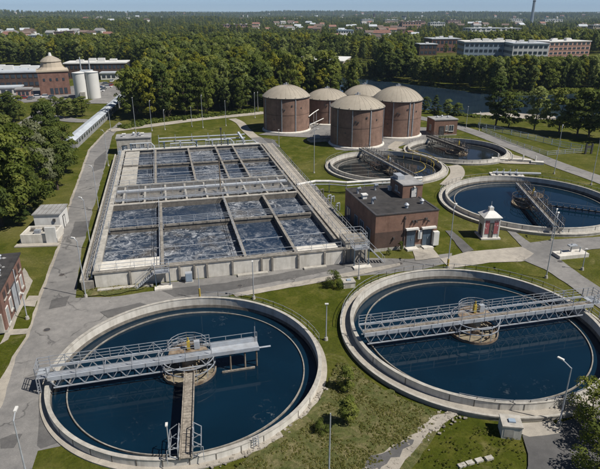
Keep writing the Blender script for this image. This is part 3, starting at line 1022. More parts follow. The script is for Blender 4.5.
def W2(u, v):
    p = Vector(AO) + AU * u + AV * v
    return (p.x, p.y)


ab = thing('aeration_basin', 'long concrete aeration basin of foaming cells beside the road', 'basin', AO, AA)
ZT, ZW = 2.3, 1.3
walls = [(-0.25, 36.25, -0.25, 0.25), (-0.25, 0.25, 0.252, 74), (35.75, 36.25, 0.252, 74), (-0.25, 36.25, 74.002, 74.5),
         (0.252, 35.748, 29.2, 29.8), (0.252, 35.748, 41.6, 42.2)]
for i, (a, b, c, d) in enumerate(walls):
    MB().box(a, b, c, d, 0, ZT).build('wall', 'concrete_white' if i == 0 else ('concrete_dark' if i > 3 else 'concrete_weathered'), ab)
# copings
MB().box(-0.45, 36.5, -0.36, 0.36, ZT + 0.003, ZT + 0.2).build('coping', 'concrete_weathered', ab)
MB().box(-0.40, 0.45, 0.425, 74.7, ZT + 0.003, ZT + 0.15).build('coping', 'concrete', ab)
for v in (29.5, 41.9):
    MB().box(0.455, 35.6, v - 0.34, v + 0.34, ZT + 0.003, ZT + 0.16).build('coping', 'concrete', ab)
MB().box(0.455, 36.5, 73.8, 74.7, ZT + 0.003, ZT + 0.16).build('coping', 'concrete', ab)
# dividers
for u, v0, v1 in [(9.0, 0.3, 29.15), (21.0, 0.3, 29.15), (28.7, 0.3, 29.15), (8.1, 42.25, 73.8), (16.5, 42.25, 73.8), (23.7, 42.25, 73.8), (28.3, 42.25, 73.8)]:
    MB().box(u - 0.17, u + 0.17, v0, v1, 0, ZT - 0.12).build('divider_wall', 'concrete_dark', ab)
    MB().box(u - 0.23, u + 0.23, v0 + 0.15, v1 - 0.1, ZT - 0.117, ZT + 0.05).build('divider_cap', 'concrete_weathered', ab)
# cross walkways
lows = [0.25, 9.0, 21.0, 28.7, 35.75]
ups = [0.25, 8.1, 16.5, 23.7, 28.3, 35.75]
beamspec = []
for cells, v in ((lows, 17.2), (ups, 58.5)):
    for a, b in zip(cells, cells[1:]):
        MB().box(a + 0.39, b - 0.39, v - 0.27, v + 0.27, ZT - 0.25, ZT + 0.02).build('walkway', 'concrete_weathered', ab)
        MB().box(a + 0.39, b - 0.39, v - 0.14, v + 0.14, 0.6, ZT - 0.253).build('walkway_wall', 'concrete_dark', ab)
# front channel covers
for a, b, d in ((0.3, 8.6, 4.3), (9.4, 20.6, 1.6), (21.4, 28.3, 1.6), (29.1, 35.7, 3.0)):
    n = max(2, round((b - a) / 2.1))
    for i in range(n):
        x0, x1 = a + (b - a) * i / n, a + (b - a) * (i + 1) / n
        MB().box(x0 + 0.02, x1 - 0.02, 0.45, d, ZT - 0.4, ZT - 0.22 + rnd.uniform(-0.01, 0.01)).build('channel_cover', 'concrete_white' if a < 1 or a > 29 else 'concrete_weathered', ab)
# white cover slabs over the far left cells
for v0, v1 in ((43.0, 50.3), (50.6, 57.6), (59.5, 66.2), (66.5, 73.4)):
    MB().box(0.7, 4.1, v0, v1, ZT - 0.2, ZT - 0.02).build('cover_slab', 'concrete', ab)
# pilasters and footing slabs on the front wall
pmesh = MB().box(-0.13, 0.13, -0.5, -0.252, 0, ZT - 0.06).mesh('pilaster', 'concrete_weathered')
for i, u in enumerate((4.5, 11.3, 13.4, 15.2, 18.9, 23.2, 24.8, 28.8, 32.9, 36.0)):
    share('pilaster', pmesh, ab, (u, 0, 0))
for a, b in ((0, 7.5), (19.5, 24.0), (29.5, 33.0)):
    MB().box(a, b, -1.3, -0.64, 0, 0.28).build('footing', 'concrete', ab)
# lower ledge on the road side
MB().box(-2.1, -0.46, -0.3, 74.5, 0, 1.3).build('side_ledge', 'concrete_weathered', ab)
MB().box(-2.25, -1.95, -0.3, 74.5, 1.303, 1.62).build('ledge_kerb', 'concrete', ab)
MB().rail([(-1.2, 0, 1.3), (-1.2, 74, 1.3)], 1.1, 2.0, r=0.035).build('railing', 'galvanised', ab)
MB().tube((-0.75, 0.5, 1.55), (-0.75, 73, 1.55), 0.16, n=8).build('pipe', 'pale_steel', ab)
# walkway deck on the right with railings
for i in range(25):
    MB().box(36.52, 39.6, i * 3.0 + 0.02, i * 3.0 + 2.98, 0, ZT - 0.05 + rnd.uniform(-0.012, 0.012)).build('deck_slab', 'pale_concrete_paving', ab)
for u in (36.9, 39.4):
    MB().rail([(u, 0.2, ZT - 0.05), (u, 75, ZT - 0.05)], 1.1, 2.2, r=0.038).build('railing', 'galvanised', ab)
# railings on walkways
for v, cells in ((0.0, lows), (17.6, lows), (16.8, lows), (29.9, lows), (41.5, ups), (42.2, ups), (58.1, ups), (58.9, ups), (74.4, ups)):
    MB().rail([(0.5, v, ZT + 0.1), (35.6, v, ZT + 0.1)], 1.1, 2.4, r=0.036).build('railing', 'pale_steel', ab)
for u, v0, v1 in ((9.0, 0.4, 29), (0.0, 0.4, 74), (21.0, 0.4, 29.0), (8.1, 42.4, 73.5)):
    MB().rail([(u - 0.3, v0, ZT + 0.1), (u - 0.3, v1, ZT + 0.1)], 1.1, 2.4, r=0.036).build('railing', 'pale_steel', ab)
# aeration headers dipping into the cells
for cells, v0, v1 in ((lows, 1.8, 28.5), (ups, 43, 73)):
    for a, b in zip(cells, cells[1:]):
        if b - a < 5:
            continue
        m = MB()
        u = (a + b) / 2
        for v in (v0 + 6.5, v0 + 20.5):
            m.tube((a + 0.4, v, ZT - 0.5), (b - 0.4, v, ZT - 0.5), 0.06, n=6)
            for k in range(3):
                uu = a + (b - a) * (k + 0.5) / 3
                m.tube((uu, v, ZT - 0.55), (uu, v, ZW - 0.1), 0.07, n=6)
        m.build('air_header', 'galvanised', ab)
for v in (50.4, 66.2):
    MB().box(0.5, 35.5, v - 0.16, v + 0.16, ZT - 0.06, ZT + 0.0).build('service_plank', 'galvanised', ab)
    MB().rail([(0.5, v + 0.16, ZT), (35.5, v + 0.16, ZT)], 1.05, 2.9, rails=(1.05,), r=0.03).build('railing', 'pale_steel', ab)
# pipe gallery between the two groups of cells
MB().box(0.26, 35.74, 29.81, 41.59, 0, 0.5).build('gallery_floor', 'concrete_dark', ab)
for v, z, r_, mt in ((31.6, 1.2, 0.42, 'concrete_dark'), (34.0, 1.6, 0.36, 'galvanised'), (36.6, 1.3, 0.45, 'concrete_dark'), (39.4, 1.9, 0.3, 'pale_steel')):
    MB().tube((0.5, v, z), (35.5, v, z), r_, n=10).build('gallery_pipe', mt, ab)
for v in (32.8, 37.9):
    MB().box(0.5, 35.5, v - 0.4, v + 0.4, ZT - 0.12, ZT).build('gallery_walkway', 'galvanised', ab)
    for s in (-0.4, 0.4):
        MB().rail([(0.5, v + s, ZT), (35.5, v + s, ZT)], 1.1, 2.2, r=0.032).build('railing', 'pale_steel', ab)
bm_ = MB().box(-0.18, 0.18, 29.85, 41.55, 1.95, 2.15).mesh('gallery_beam', 'concrete')
for i in range(9):
    share('gallery_beam', bm_, ab, (2.0 + i * 4.0, 0, 0))
# standing steel details at the back edge
for i in range(8):
    u = 2 + i * 4.2
    m = MB().tube((u, 74.3, ZT), (u, 74.3, ZT + 1.5), 0.16, n=8)
    m.cbox((u, 74.3, ZT + 1.6), (0.5, 0.4, 0.4))
    m.build('valve_stand', 'pale_steel' if i % 2 else 'blue_door', ab)
MB().box(0, 36, 74.8, 77.2, 0, 1.6).build('back_channel', 'concrete', ab)
MB().rail([(0, 77, 1.6), (36, 77, 1.6)], 1.1, 1.8, r=0.035).build('railing', 'pale_steel', ab)
MB().tube((0, 76, 2.1), (36, 76, 2.1), 0.22, n=8).build('pipe', 'white_paint', ab)
# water of each cell
for cells, rows in ((lows, ((0.25, 17.1), (17.3, 29.2))), (ups, ((42.2, 58.4), (58.6, 74.0)))):
    for a, b in zip(cells, cells[1:]):
        for v0, v1 in rows:
            w = MB()
            w.poly([(a, v0, ZW), (b, v0, ZW), (b, v1, ZW), (a, v1, ZW)])
            o = w.build('water', 'foaming_water')
            o.location = (*AO, 0)
            o.rotation_euler = (0, 0, AA)
            structure(o)


# access stairs / platforms
def stair_platform(label, uv, w, d, h, flip=1):
    t = thing('access_platform', label, 'platform', W2(*uv), AA)
    MB().box(-w / 2, w / 2, -d, 0, h - 0.1, h).build('platform', 'galvanised', t)
    for x in (-w / 2 + 0.06, w / 2 - 0.06):
        for y in (-d + 0.06, -0.06):
            MB().box(x - 0.06, x + 0.06, y - 0.06, y + 0.06, 0, h - 0.103).build('leg', 'blue_door', t)
    m = MB()
    m.rail([(-w / 2, 0, h), (-w / 2, -d, h), (w / 2, -d, h), (w / 2, 0, h)], 1.1, 1.0, rails=(0.4, 0.75, 1.1), r=0.04)
    m.build('railing', 'pale_steel', t)
    n = 9
    st = MB().box(-0.45, 0.45, -0.13, 0.13, -0.03, 0.03).mesh('step', 'galvanised')
    for i in range(n):
        share('step', st, t, (flip * (w / 2 + 0.3 + i * 0.27), -d / 2, h - (i + 1) * h / (n + 1)), (0, 0, PI / 2))
    for s in (-0.47, 0.47):
        m = MB().tube((flip * w / 2, -d / 2 + s, h), (flip * (w / 2 + 0.3 + n * 0.27), -d / 2 + s, 0.05), 0.06, n=4)
        m.tube((flip * w / 2, -d / 2 + s, h + 1.0), (flip * (w / 2 + 0.3 + n * 0.27), -d / 2 + s, 1.05), 0.035, n=4)
        m.tube((flip * (w / 2 + 0.3 + n * 0.27), -d / 2 + s, 0.0), (flip * (w / 2 + 0.3 + n * 0.27), -d / 2 + s, 1.05), 0.035, n=4)
        m.build('stringer', 'pale_steel', t)
    MB().box(-w / 2 - 0.2, w / 2 + 0.2, -d - 0.9, -d + 0.2, 0, 0.25).build('footing', 'concrete_white', t)
    return t


stair_platform('steel access platform and stair at the basin front wall', (8.9, -0.66), 2.0, 1.3, 2.3, -1)
stair_platform('steel access platform at the basin corner by the brick building', (38.2, -0.3), 2.4, 1.8, 2.9, 1)
cb = thing('corner_chamber', 'concrete corner chamber between basin and brick building', 'chamber', W2(37.0, 0.1), AA)
MB().box(-0.6, 3.0, 0.1, 3.4, 0, 3.1).build('block', 'concrete', cb)
MB().box(-0.7, 3.1, 0.0, 3.5, 3.1, 3.28).build('coping', 'concrete_weathered', cb)
MB().rail([(-0.5, 0.2, 3.28), (2.9, 0.2, 3.28), (2.9, 3.3, 3.28), (-0.5, 3.3, 3.28)], 1.1, 1.1, r=0.035).build('railing', 'pale_steel', cb)
eb = thing('electric_cabinet', 'pale blue electric cabinet against the basin front wall', 'cabinet', W2(12.5, -1.0), AA)
MB().box(-0.5, 0.5, -0.35, 0.35, 0.1, 1.5).build('body', 'pale_steel', eb)
MB().box(-0.42, 0.42, -0.39, -0.352, 0.25, 1.4).build('door', 'blue_clad', eb)
MB().box(-0.6, 0.6, -0.45, 0.45, 0, 0.1).build('plinth', 'concrete', eb)

# ------------------------------------------------------------------ digesters
def digester(label, c, Rd, zr, ztop, rot=0.0, pipes=(0,)):
    t = thing('digester', label, 'digester', c, rot)
    MB().lathe([(Rd, 0.5), (Rd, zr - 0.25)], 96, closed=False).build('brick_wall', 'brick_brown', t)
    MB().lathe([(0, 0), (Rd + 0.55, 0), (Rd + 0.55, 0.35), (Rd + 0.15, 0.6), (0, 0.6)], 96, closed=False).build('plinth', 'concrete_white', t)
    MB().lathe([(Rd - 0.1, zr - 0.25), (Rd + 0.28, zr - 0.25), (Rd + 0.34, zr - 0.05), (Rd + 0.3, zr), (Rd - 0.1, zr)], 96, closed=False).build('roof_edge', 'dark_steel', t)
    h = ztop - zr
    prof = []
    rs = ((Rd + 0.28) ** 2 + h * h) / (2 * h)
    for i in range(13):
        r = (Rd + 0.28) * (1 - i / 12)
        prof.append((max(r, 0.01), zr + 0.01 + math.sqrt(rs * rs - r * r) - (rs - h)))
    dome = MB().lathe(prof, 96, closed=False).build('dome', 'dome_roof', t, True)
    seam = MB()
    for k in range(28):
        an = 2 * PI * k / 28
        pts = [((r) * math.cos(an), (r) * math.sin(an), z + 0.015) for r, z in prof[:-1]]
        seam.path(pts, 0.035, 4)
    seam.build('roof_seams', 'dome_roof', dome)
    v = MB().tube((0, 0, ztop - 0.1), (0, 0, ztop + 0.7), 0.3, n=10)
    v.tube((0.6, 0.3, ztop - 0.2), (0.6, 0.3, ztop + 0.5), 0.12, n=8)
    v.cbox((-0.5, -0.2, ztop + 0.1), (0.7, 0.5, 0.5))
    v.build('roof_vent', 'galvanised', dome)
    m = MB()
    n = 40
    # roof hooks / vents round the edge
    for k in range(16):
        an = 2 * PI * k / 16
        m.cbox(((Rd + 0.1) * math.cos(an), (Rd + 0.1) * math.sin(an), zr + 0.1), (0.25, 0.25, 0.35), an)
    m.build('edge_vents', 'concrete_dark', t)
    pm_ = MB().box(0, 0.18, -0.13, 0.13, 0.4, zr - 0.1).mesh('wall_duct', 'galvanised')
    for a in pipes:
        share('wall_duct', pm_, t, (Rd * math.cos(R(a)), Rd * math.sin(R(a)), 0), (0, 0, R(a)))
    jm = MB()
    jm.lathe([(Rd + 0.012, zr * 0.52), (Rd + 0.03, zr * 0.52 + 0.02), (Rd + 0.03, zr * 0.52 + 0.1), (Rd + 0.012, zr * 0.52 + 0.12)], 96, closed=False)
    jm.build('string_course', 'brick_dark', t)
    sm = MB()
    for a, z, s in ((-98, 3.9 + zr * .35, .45), (-93, 3.7 + zr * .35, .35), (-75, zr - 2.2, .4), (-50, zr - 3, .35), (-120, zr * .4, .3)):
        sm.cbox((Rd * math.cos(R(a)), Rd * math.sin(R(a)), z), (0.3, s, s), R(a))
    sm.build('wall_fittings', 'dark_steel', t)
    return t


D1 = digester('brick digester with tan dome farthest left, beside the wood', (-4.4, 181.5), 7.45, 10.9, 14.3, 0, (-100, -66, -150))
D2 = digester('brick digester with tan dome nearest, in front of the others', (16.5, 160.5), 7.6, 11.0, 14.0, 0, (-105, -66, -140, -20))
D3 = digester('brick digester with tan dome farthest right, by the pump house', (30.2, 173.8), 7.5, 11.1, 14.8, 0, (-108, -70, -60))
D4 = digester('brick digester half hidden behind the left and nearest digesters', (9.4, 195.0), 7.2, 8.5, 11.5, 0, (-85, -60))
D5 = digester('brick digester of which mostly the dome shows at the back', (23.6, 207.0), 7.2, 8.1, 11.3, 0, (-80,))

# gas main slung between the two left digesters
gm = thing('gas_main', 'pale gas pipe slung between the two left digesters', 'pipe', (3.0, 178.0), 0)
MB().path([(-0.2, 1.0, 4.6), (1.5, 4.0, 5.4), (3.2, 9.8, 5.4)], 0.16, 8).build('pipe', 'white_paint', gm)
MB().path([(0.2, 1.0, 2.0), (2.4, 4.0, 2.4), (5.0, 10.2, 2.4)], 0.14, 8).build('pipe', 'white_paint', gm)
MB().rail([(0.8, -4, 0.1), (2.2, 2, 0.1), (6, 2.5, 0.1)], 1.1, 1.2, r=0.035).build('railing', 'pale_steel', gm)
for x, y in ((1.5, 4.0), (2.4, 6.5)):
    MB().tube((x, y, 0), (x, y, 5.3), 0.1, n=6).build('post', 'galvanised', gm)
hc = thing('valve_chamber', 'low concrete valve chamber between left and nearest digester', 'chamber', (5.5, 163.5), R(20))
MB().box(-3, 3, -1.5, 1.5, 0, 0.9).build('block', 'concrete', hc)
MB().box(-3.1, 3.1, -1.6, 1.6, 0.9, 1.05).build('lid', 'concrete_weathered', hc)
MB().box(-1.5, 0.2, -0.8, 0.6, 1.05, 1.9).build('hatch', 'pale_steel', hc)
MB().rail([(-3, -1.5, 1.05), (3, -1.5, 1.05), (3, 1.5, 1.05)], 1.0, 1.2, r=0.03).build('railing', 'pale_steel', hc)

# ------------------------------------------------------------------ buildings of the plant
def window(t, x, y, z, w, h, rz, frame='white_paint', pane='glass', d=0.12, label=None):
    """window with frame, pane, mullion and sill; local +Y looks into the wall"""
    M = Matrix.Translation((x, y, z)) @ Matrix.Rotation(rz, 4, 'Z')
    f = MB()
    for a, b, c, e in ((-w / 2, w / 2, 0, 0.09), (-w / 2, w / 2, h - 0.09, h), (-w / 2, -w / 2 + 0.09, 0.09, h - 0.09), (w / 2 - 0.09, w / 2, 0.09, h - 0.09), (-0.035, 0.035, 0.09, h - 0.09)):
        f.box(a, b, -0.06, 0.04, c, e, M)
    o = f.build('window', frame, t)
    MB().box(-w / 2 + 0.08, w / 2 - 0.08, -0.012, 0.03, 0.08, h - 0.08, M).build('pane', pane, o)
    MB().box(-w / 2 - 0.1, w / 2 + 0.1, -0.16, 0.0, -0.14, -0.003, M).build('sill', 'concrete', o)
    return o


def door(t, x, y, z, w, h, rz, mat='blue_door', leaves=2):
    M = Matrix.Translation((x, y, z)) @ Matrix.Rotation(rz, 4, 'Z')
    f = MB()
    f.box(-w / 2 - 0.1, -w / 2, -0.09, 0.05, 0, h + 0.1, M)
    f.box(w / 2, w / 2 + 0.1, -0.09, 0.05, 0, h + 0.1, M)
    f.box(-w / 2, w / 2, -0.09, 0.05, h, h + 0.1, M)
    o = f.build('door', 'dark_steel', t)
    for i in range(leaves):
        a = -w / 2 + w * i / leaves
        MB().box(a + 0.015, a + w / leaves - 0.015, -0.05, 0.03, 0.02, h - 0.02, M).build('leaf', mat, o)
    hx = (0.1 if leaves == 2 else w / 2 - 0.12)
    MB().box(hx, hx + 0.05, -0.12, -0.053, h * 0.42, h * 0.52, M).build('handle', 'pale_steel', o)
    return o


def roof_unit(t, kind, x, y, z, s=1.0):
    if kind == 0:      # gooseneck
        m = MB().tube((x, y, z), (x, y, z + 0.9 * s), 0.22 * s, n=10)
        m.tube((x, y, z + 0.85 * s), (x + 0.5 * s, y - 0.2 * s, z + 1.0 * s), 0.25 * s, 0.3 * s, 10)
        return m.build('roof_vent', 'pale_steel', t)
    if kind == 1:      # box fan
        m = MB().cbox((x, y, z + 0.3 * s), (0.75 * s, 0.75 * s, 0.6 * s))
        m.cbox((x, y, z + 0.72 * s), (1.0 * s, 1.0 * s, 0.2 * s))
        return m.build('roof_fan', 'white_paint', t)
    m = MB().tube((x, y, z), (x, y, z + 0.6 * s), 0.3 * s, n=12)
    m.tube((x, y, z + 0.62 * s), (x, y, z + 0.95 * s), 0.48 * s, 0.2 * s, 12)
    return m.build('roof_ventilator', 'pale_steel', t)


# main brick building in the middle
BA = R(14.8)
bb = thing('brick_building', 'brown brick building with flat black roof and two blue doors', 'building', (11.95, 81.5), BA)
BW, BD, BH = 10.9, 14.6, 6.2
MB().box(0, BW, 0, BD, 0.55, BH - 0.02).build('wall', 'brick_rosy', bb)
MB().box(-0.06, BW + 0.06, -0.06, BD + 0.06, 0, 0.55).build('plinth', 'concrete', bb)
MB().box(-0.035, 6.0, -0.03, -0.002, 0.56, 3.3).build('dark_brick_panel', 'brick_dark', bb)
rf = MB().box(0.3, BW - 0.3, 0.3, BD - 0.3, BH - 0.02, BH + 0.06).build('roof', 'roof_felt', bb)
for a, b, c, d in ((-0.08, BW + 0.08, -0.08, 0.28), (-0.08, BW + 0.08, BD - 0.28, BD + 0.08), (-0.08, 0.28, 0.283, BD - 0.283), (BW - 0.28, BW + 0.08, 0.283, BD - 0.283)):
    MB().box(a, b, c, d, BH - 0.015, BH + 0.16).build('parapet', 'dark_steel', rf)
for i in range(4):
    MB().box(0.32, BW - 0.32, 2.9 * (i + 1) - 0.03, 2.9 * (i + 1) + 0.03, BH + 0.062, BH + 0.075).build('felt_seam', 'dark_steel', rf)
for k, (x, y) in enumerate(((1.2, 11.5), (1.3, 8.6), (1.6, 5.6), (4.9, 12.6), (7.5, 11.8), (8.0, 8.3), (6.2, 2.2), (9.6, 3.6))):
    roof_unit(rf, (0, 1, 0, 0, 1, 1, 2, 2)[k], x, y, BH + 0.06, 1.0 if k < 4 else 0.9)
door(bb, 6.25, -0.03, 0.3, 1.45, 2.7, 0)
door(bb, 9.1, -0.03, 0.3, 1.45, 2.7, 0)
for x0, x1, z in ((5.2, 7.4, 3.35), (8.0, 10.5, 3.3)):
    MB().box(x0, x1, -0.55, -0.002, z, z + 0.28).build('door_canopy', 'white_paint', bb)
MB().box(7.45, 8.1, -0.32, -0.005, 1.6, 3.1).build('wall_heater', 'white_paint', bb)
MB().box(7.62, 7.78, -0.36, -0.322, 1.75, 2.9).build('heater_grille', 'galvanised', bb)
MB().box(10.05, 11.0, -0.75, -0.066, 0.35, 2.7).build('switch_cabinet', 'white_paint', bb)
MB().tube((5.0, -0.1, 0.3), (5.0, -0.1, BH - 0.4), 0.06, n=6).build('downpipe', 'dark_steel', bb)
for x, z, s in ((6.4, 4.75, .3), (7.0, 4.72, .3), (8.7, 5.0, .36), (9.2, 4.6, .22), (4.98, BH - 0.75, .24), (3.2, 2.2, .28)):
    m = MB().cbox((x, -0.14, z), (s, 0.26, s * 0.9))
    m.tube((x, -0.12, z - s * 0.3), (x, -0.42, z - s * 0.5), 0.05, s * 0.32, 8)
    m.build('wall_lamp', 'dark_steel', bb)
MB().tube((6.6, -0.06, 4.85), (8.6, -0.06, 4.95), 0.03, n=4).build('conduit', 'dark_steel', bb)
# left side: tall bluish doors and windows in the shade
for y, w, h, z in ((2.8, 1.7, 2.6, 0.6), (5.8, 1.7, 2.8, 0.6), (8.6, 1.5, 2.4, 0.9), (12.6, 2.0, 2.2, 1.2)):
    window(bb, -0.03, y, z, w, h, -PI / 2, 'blue_clad', 'glass')
# raised stair tower
tw = MB().box(7.6, 11.3, 6.9, 12.2, BH + 0.062, BH + 2.3).build('stair_tower', 'brick_rosy', bb)
MB().box(10.905, 11.3, 6.9, 12.2, 0, BH + 0.058).build('tower_base', 'brick_rosy', bb)
MB().box(7.5, 11.4, 6.8, 12.3, BH + 2.303, BH + 2.5).build('tower_roof', 'roof_grey', tw)
MB().box(7.9, 9.2, 9.8, 11.9, BH + 2.503, BH + 3.2).build('roof_hood', 'pale_steel', tw)
door(tw, 9.7, 6.87, BH + 0.15, 0.95, 1.6, 0, 'white_paint', 1)
lm = MB().cbox((9.7, 6.75, BH + 1.95), (0.3, 0.3, 0.22)).build('tower_lamp', 'white_paint', tw)
window(tw, 7.57, 9.4, BH + 0.7, 1.0, 1.0, -PI / 2, 'white_paint', 'glass')
# concrete step and yard post
MB().box(5.3, 7.3, -1.2, -0.064, 0, 0.28).build('door_step', 'concrete_white', bb)
MB().box(8.2, 9.95, -1.2, -0.064, 0, 0.28).build('door_step', 'concrete_white', bb)

# pale pipe bridge running behind the brick building
pb = thing('pipe_bridge', 'long pale pipe on trestles behind the brick building', 'pipe', (0.8, 112.0), R(3))
MB().path([(-1.5, -1.0, 2.4), (2.5, 1.4, 2.4), (5.5, 1.2, 2.4), (9.0, 0.0, 2.4), (26.0, 3.0, 2.4)], 0.28, 8).build('pipe', 'white_paint', pb)
MB().path([(-1.5, -1.7, 1.9), (2.5, 0.8, 1.9), (5.5, 0.6, 1.9), (9.0, -0.6, 1.9), (26.0, 2.4, 1.9)], 0.14, 6).build('pipe', 'galvanised', pb)
for x, y in ((-1.0, -1.0), (2.5, 1.2), (5.5, 1.0), (9, -0.2), (13, 0.5), (17, 1.2), (21, 1.9), (25, 2.6)):
    m = MB().tube((x, y - 0.4, 0), (x, y - 0.4, 2.2), 0.07, n=4)
    m.tube((x, y + 0.4, 0), (x, y + 0.4, 2.2), 0.07, n=4)
    m.tube((x, y - 0.5, 1.75), (x, y + 0.5, 1.75), 0.07, n=4)
    m.build('trestle', 'galvanised', pb)
# pipes and valves dropping beside the service road
vp = thing('valve_group', 'cluster of upright grey valve pipes beside the service road', 'pipework', (5.0, 103.5), R(14))
for i, (x, y, h) in enumerate(((0, 0, 1.6), (0.9, 1.2, 2.0), (-0.6, 3.4, 1.8), (1.5, -2.6, 1.5), (0.4, 5.0, 2.1), (2.0, 2.6, 1.2))):
    m = MB().tube((x, y, 0), (x, y, h), 0.14, n=8)
    m.tube((x, y, h), (x + 0.7, y + 0.3, h), 0.14, n=8)
    m.tube((x + 0.7, y + 0.3, h), (x + 0.7, y + 0.3, 0), 0.14, n=8)
    m.lathe([(0.01, h * 0.7), (0.32, h * 0.7), (0.32, h * 0.7 + 0.06), (0.01, h * 0.7 + 0.06)], 10, c=(x, y), closed=False)
    m.build('valve_pipe', 'galvanised' if i % 2 else 'concrete_dark', vp)

# white kiosk with red banners
ki = thing('kiosk', 'small white kiosk with two red banners and a little cupola', 'kiosk', (32.35, 88.3), R(3))
KW = 1.45
MB().box(-KW - 0.45, KW + 0.45, -KW - 0.45, KW + 0.45, 0, 0.28).build('plinth', 'concrete_white', ki)
MB().box(-KW, KW, -KW, KW, 0.28, 4.0).build('wall', 'white_paint', ki)
m = MB()
r0, r1 = KW + 0.3, 0.45
m.v += [(-r0, -r0, 4.1), (r0, -r0, 4.1), (r0, r0, 4.1), (-r0, r0, 4.1), (-r1, -r1, 5.0), (r1, -r1, 5.0), (r1, r1, 5.0), (-r1, r1, 5.0)]
for q in ((0, 1, 5, 4), (1, 2, 6, 5), (2, 3, 7, 6), (3, 0, 4, 7), (4, 5, 6, 7), (3, 2, 1, 0)):
    m.face(list(q))
kr = m.build('roof', 'white_paint', ki)
MB().box(-r0 - 0.05, r0 + 0.05, -r0 - 0.05, r0 + 0.05, 3.96, 4.097).build('cornice', 'white_paint', ki)
MB().box(-0.42, 0.42, -0.42, 0.42, 5.003, 5.6).build('cupola', 'white_paint', kr)
m = MB().tube((0, 0, 5.6), (0, 0, 5.85), 0.55, 0.1, 4)
m.build('cupola_cap', 'roof_pale', kr)
MB().tube((0, 0, 5.84), (0, 0, 6.6), 0.045, n=6).build('finial', 'pale_steel', kr)
for s in (-1, 1):
    MB().box(s * 0.88 - 0.42, s * 0.88 + 0.42, -KW - 0.05, -KW - 0.008, 1.0, 3.5).build('banner', 'red_banner', ki)
door(ki, 0, -KW - 0.01, 0.3, 0.55, 2.7, 0, 'concrete_dark', 1)
door(ki, -KW - 0.01, 0.2, 0.3, 0.8, 2.0, -PI / 2, 'dark_steel', 1)
ki.scale = (0.88, 0.88, 0.96)
for s in (-1, 1):
    MB().box(s * (KW + 0.02) - 0.12, s * (KW + 0.02) + 0.12, -KW - 0.06, -KW + 0.12, 0.285, 3.95).build('corner_pilaster', 'white_paint', ki)

# white shed and low open tank by the left road
ws = thing('white_shed', 'small white shed with flat grey roof beside the left road', 'shed', (-46.4, 90.2), R(7))
MB().box(0, 4.3, 0, 5.0, 0, 3.15).build('wall', 'white_paint', ws)
m = MB().box(-0.2, 4.5, -0.2, 5.2, 3.153, 3.35)
wr = m.build('roof', 'roof_grey', ws)
for i in range(7):
    MB().box(-0.15 + i * 0.75, -0.09 + i * 0.75, -0.15, 5.15, 3.352, 3.375).build('roof_seam', 'concrete_dark', wr)
MB().box(3.2, 3.6, -0.22, -0.004, 1.9, 2.4).build('wall_unit', 'dark_steel', ws)
door(ws, 4.33, 2.2, 0.05, 1.0, 2.1, PI / 2, 'white_paint', 1)
lt = thing('open_tank', 'low white concrete tank in front of the white shed', 'tank', (-46.5, 84.9), R(5))
for a, b, c, d in ((0, 5.6, 0, 0.3), (0, 5.6, 3.9, 4.2), (0, 0.3, 0.302, 3.898), (5.3, 5.6, 0.302, 3.898)):
    MB().box(a, b, c, d, 0, 1.6).build('wall', 'concrete_white', lt)
MB().box(0.302, 5.298, 0.302, 3.898, 0, 1.25).build('slab', 'concrete', lt)
MB().box(4.2, 5.9, -0.35, -0.005, 0, 2.9).build('end_panel', 'white_paint', lt)
for x, y, s in ((1.2, 2.6, .5), (2.4, 1.3, .7), (3.6, 2.4, .6), (4.5, 1.2, .5), (2.9, 3.0, .4)):
    MB().cbox((x, y, 1.25 + s / 2), (s * 1.3, s, s)).build('hatch', 'galvanised' if s > .5 else 'concrete_dark', lt)
MB().box(-0.6, 6.4, -1.6, -0.36, 0, 0.18).build('apron', 'pale_concrete_paving', lt)

# brick building at the left edge
lb = thing('brick_workshop', 'brick workshop with dark flat roof at the left edge', 'building', (-35.3, 57.4), R(14.2))
MB().box(-10, 0, 0, 11.2, 0.4, 5.5).build('wall', 'brick_red', lb)
MB().box(-10.05, 0.05, -0.05, 11.25, 0, 0.4).build('plinth', 'concrete', lb)
lr = MB().box(-10.2, 0.2, -0.2, 11.4, 5.503, 5.75).build('roof', 'roof_felt', lb)
MB().box(-9.6, -0.4, 0.4, 10.8, 5.752, 5.80).build('roof_felt_sheet', 'roof_felt', lr)
for x, y, k in ((-1.6, 6.2, 1), (-3.0, 8.4, 1), (-2.0, 9.6, 2), (-4.6, 7.0, 0), (-1.0, 4.8, 2)):
    roof_unit(lr, k, x, y, 5.80, 0.7)
pch = MB()
for k in range(14):
    x, y = rnd.uniform(-5, -0.8), rnd.uniform(3, 10.5)
    pch.cbox((x, y, 5.815), (rnd.uniform(.2, .7), rnd.uniform(.15, .5), 0.02), rnd.uniform(0, 3))
pch.build('bird_dropping_patch', 'roof_grey', lr)
for y, w, h, z in ((1.4, 1.0, 2.3, 0.5), (3.4, 1.0, 1.6, 1.4), (7.6, 1.0, 1.7, 1.4), (9.6, 1.0, 1.7, 1.4)):
    window(lb, 0.03, y, z, w, h, PI / 2, 'white_paint', 'glass')
for y in (1.6, 3.4, 7.6, 9.6):
    window(lb, 0.03, y, 3.9, 0.9, 1.0, PI / 2, 'brick_dark', 'glass')
door(lb, 0.03, 5.5, 0.3, 1.9, 3.4, PI / 2, 'pale_steel', 2)
MB().box(-1.5, -0.2, -0.45, -0.06, 0.3, 2.7).build('lean_to', 'concrete', lb)
MB().tube((0.12, 6.8, 0.3), (0.12, 6.8, 5.3), 0.07, n=6).build('downpipe', 'pale_steel', lb)

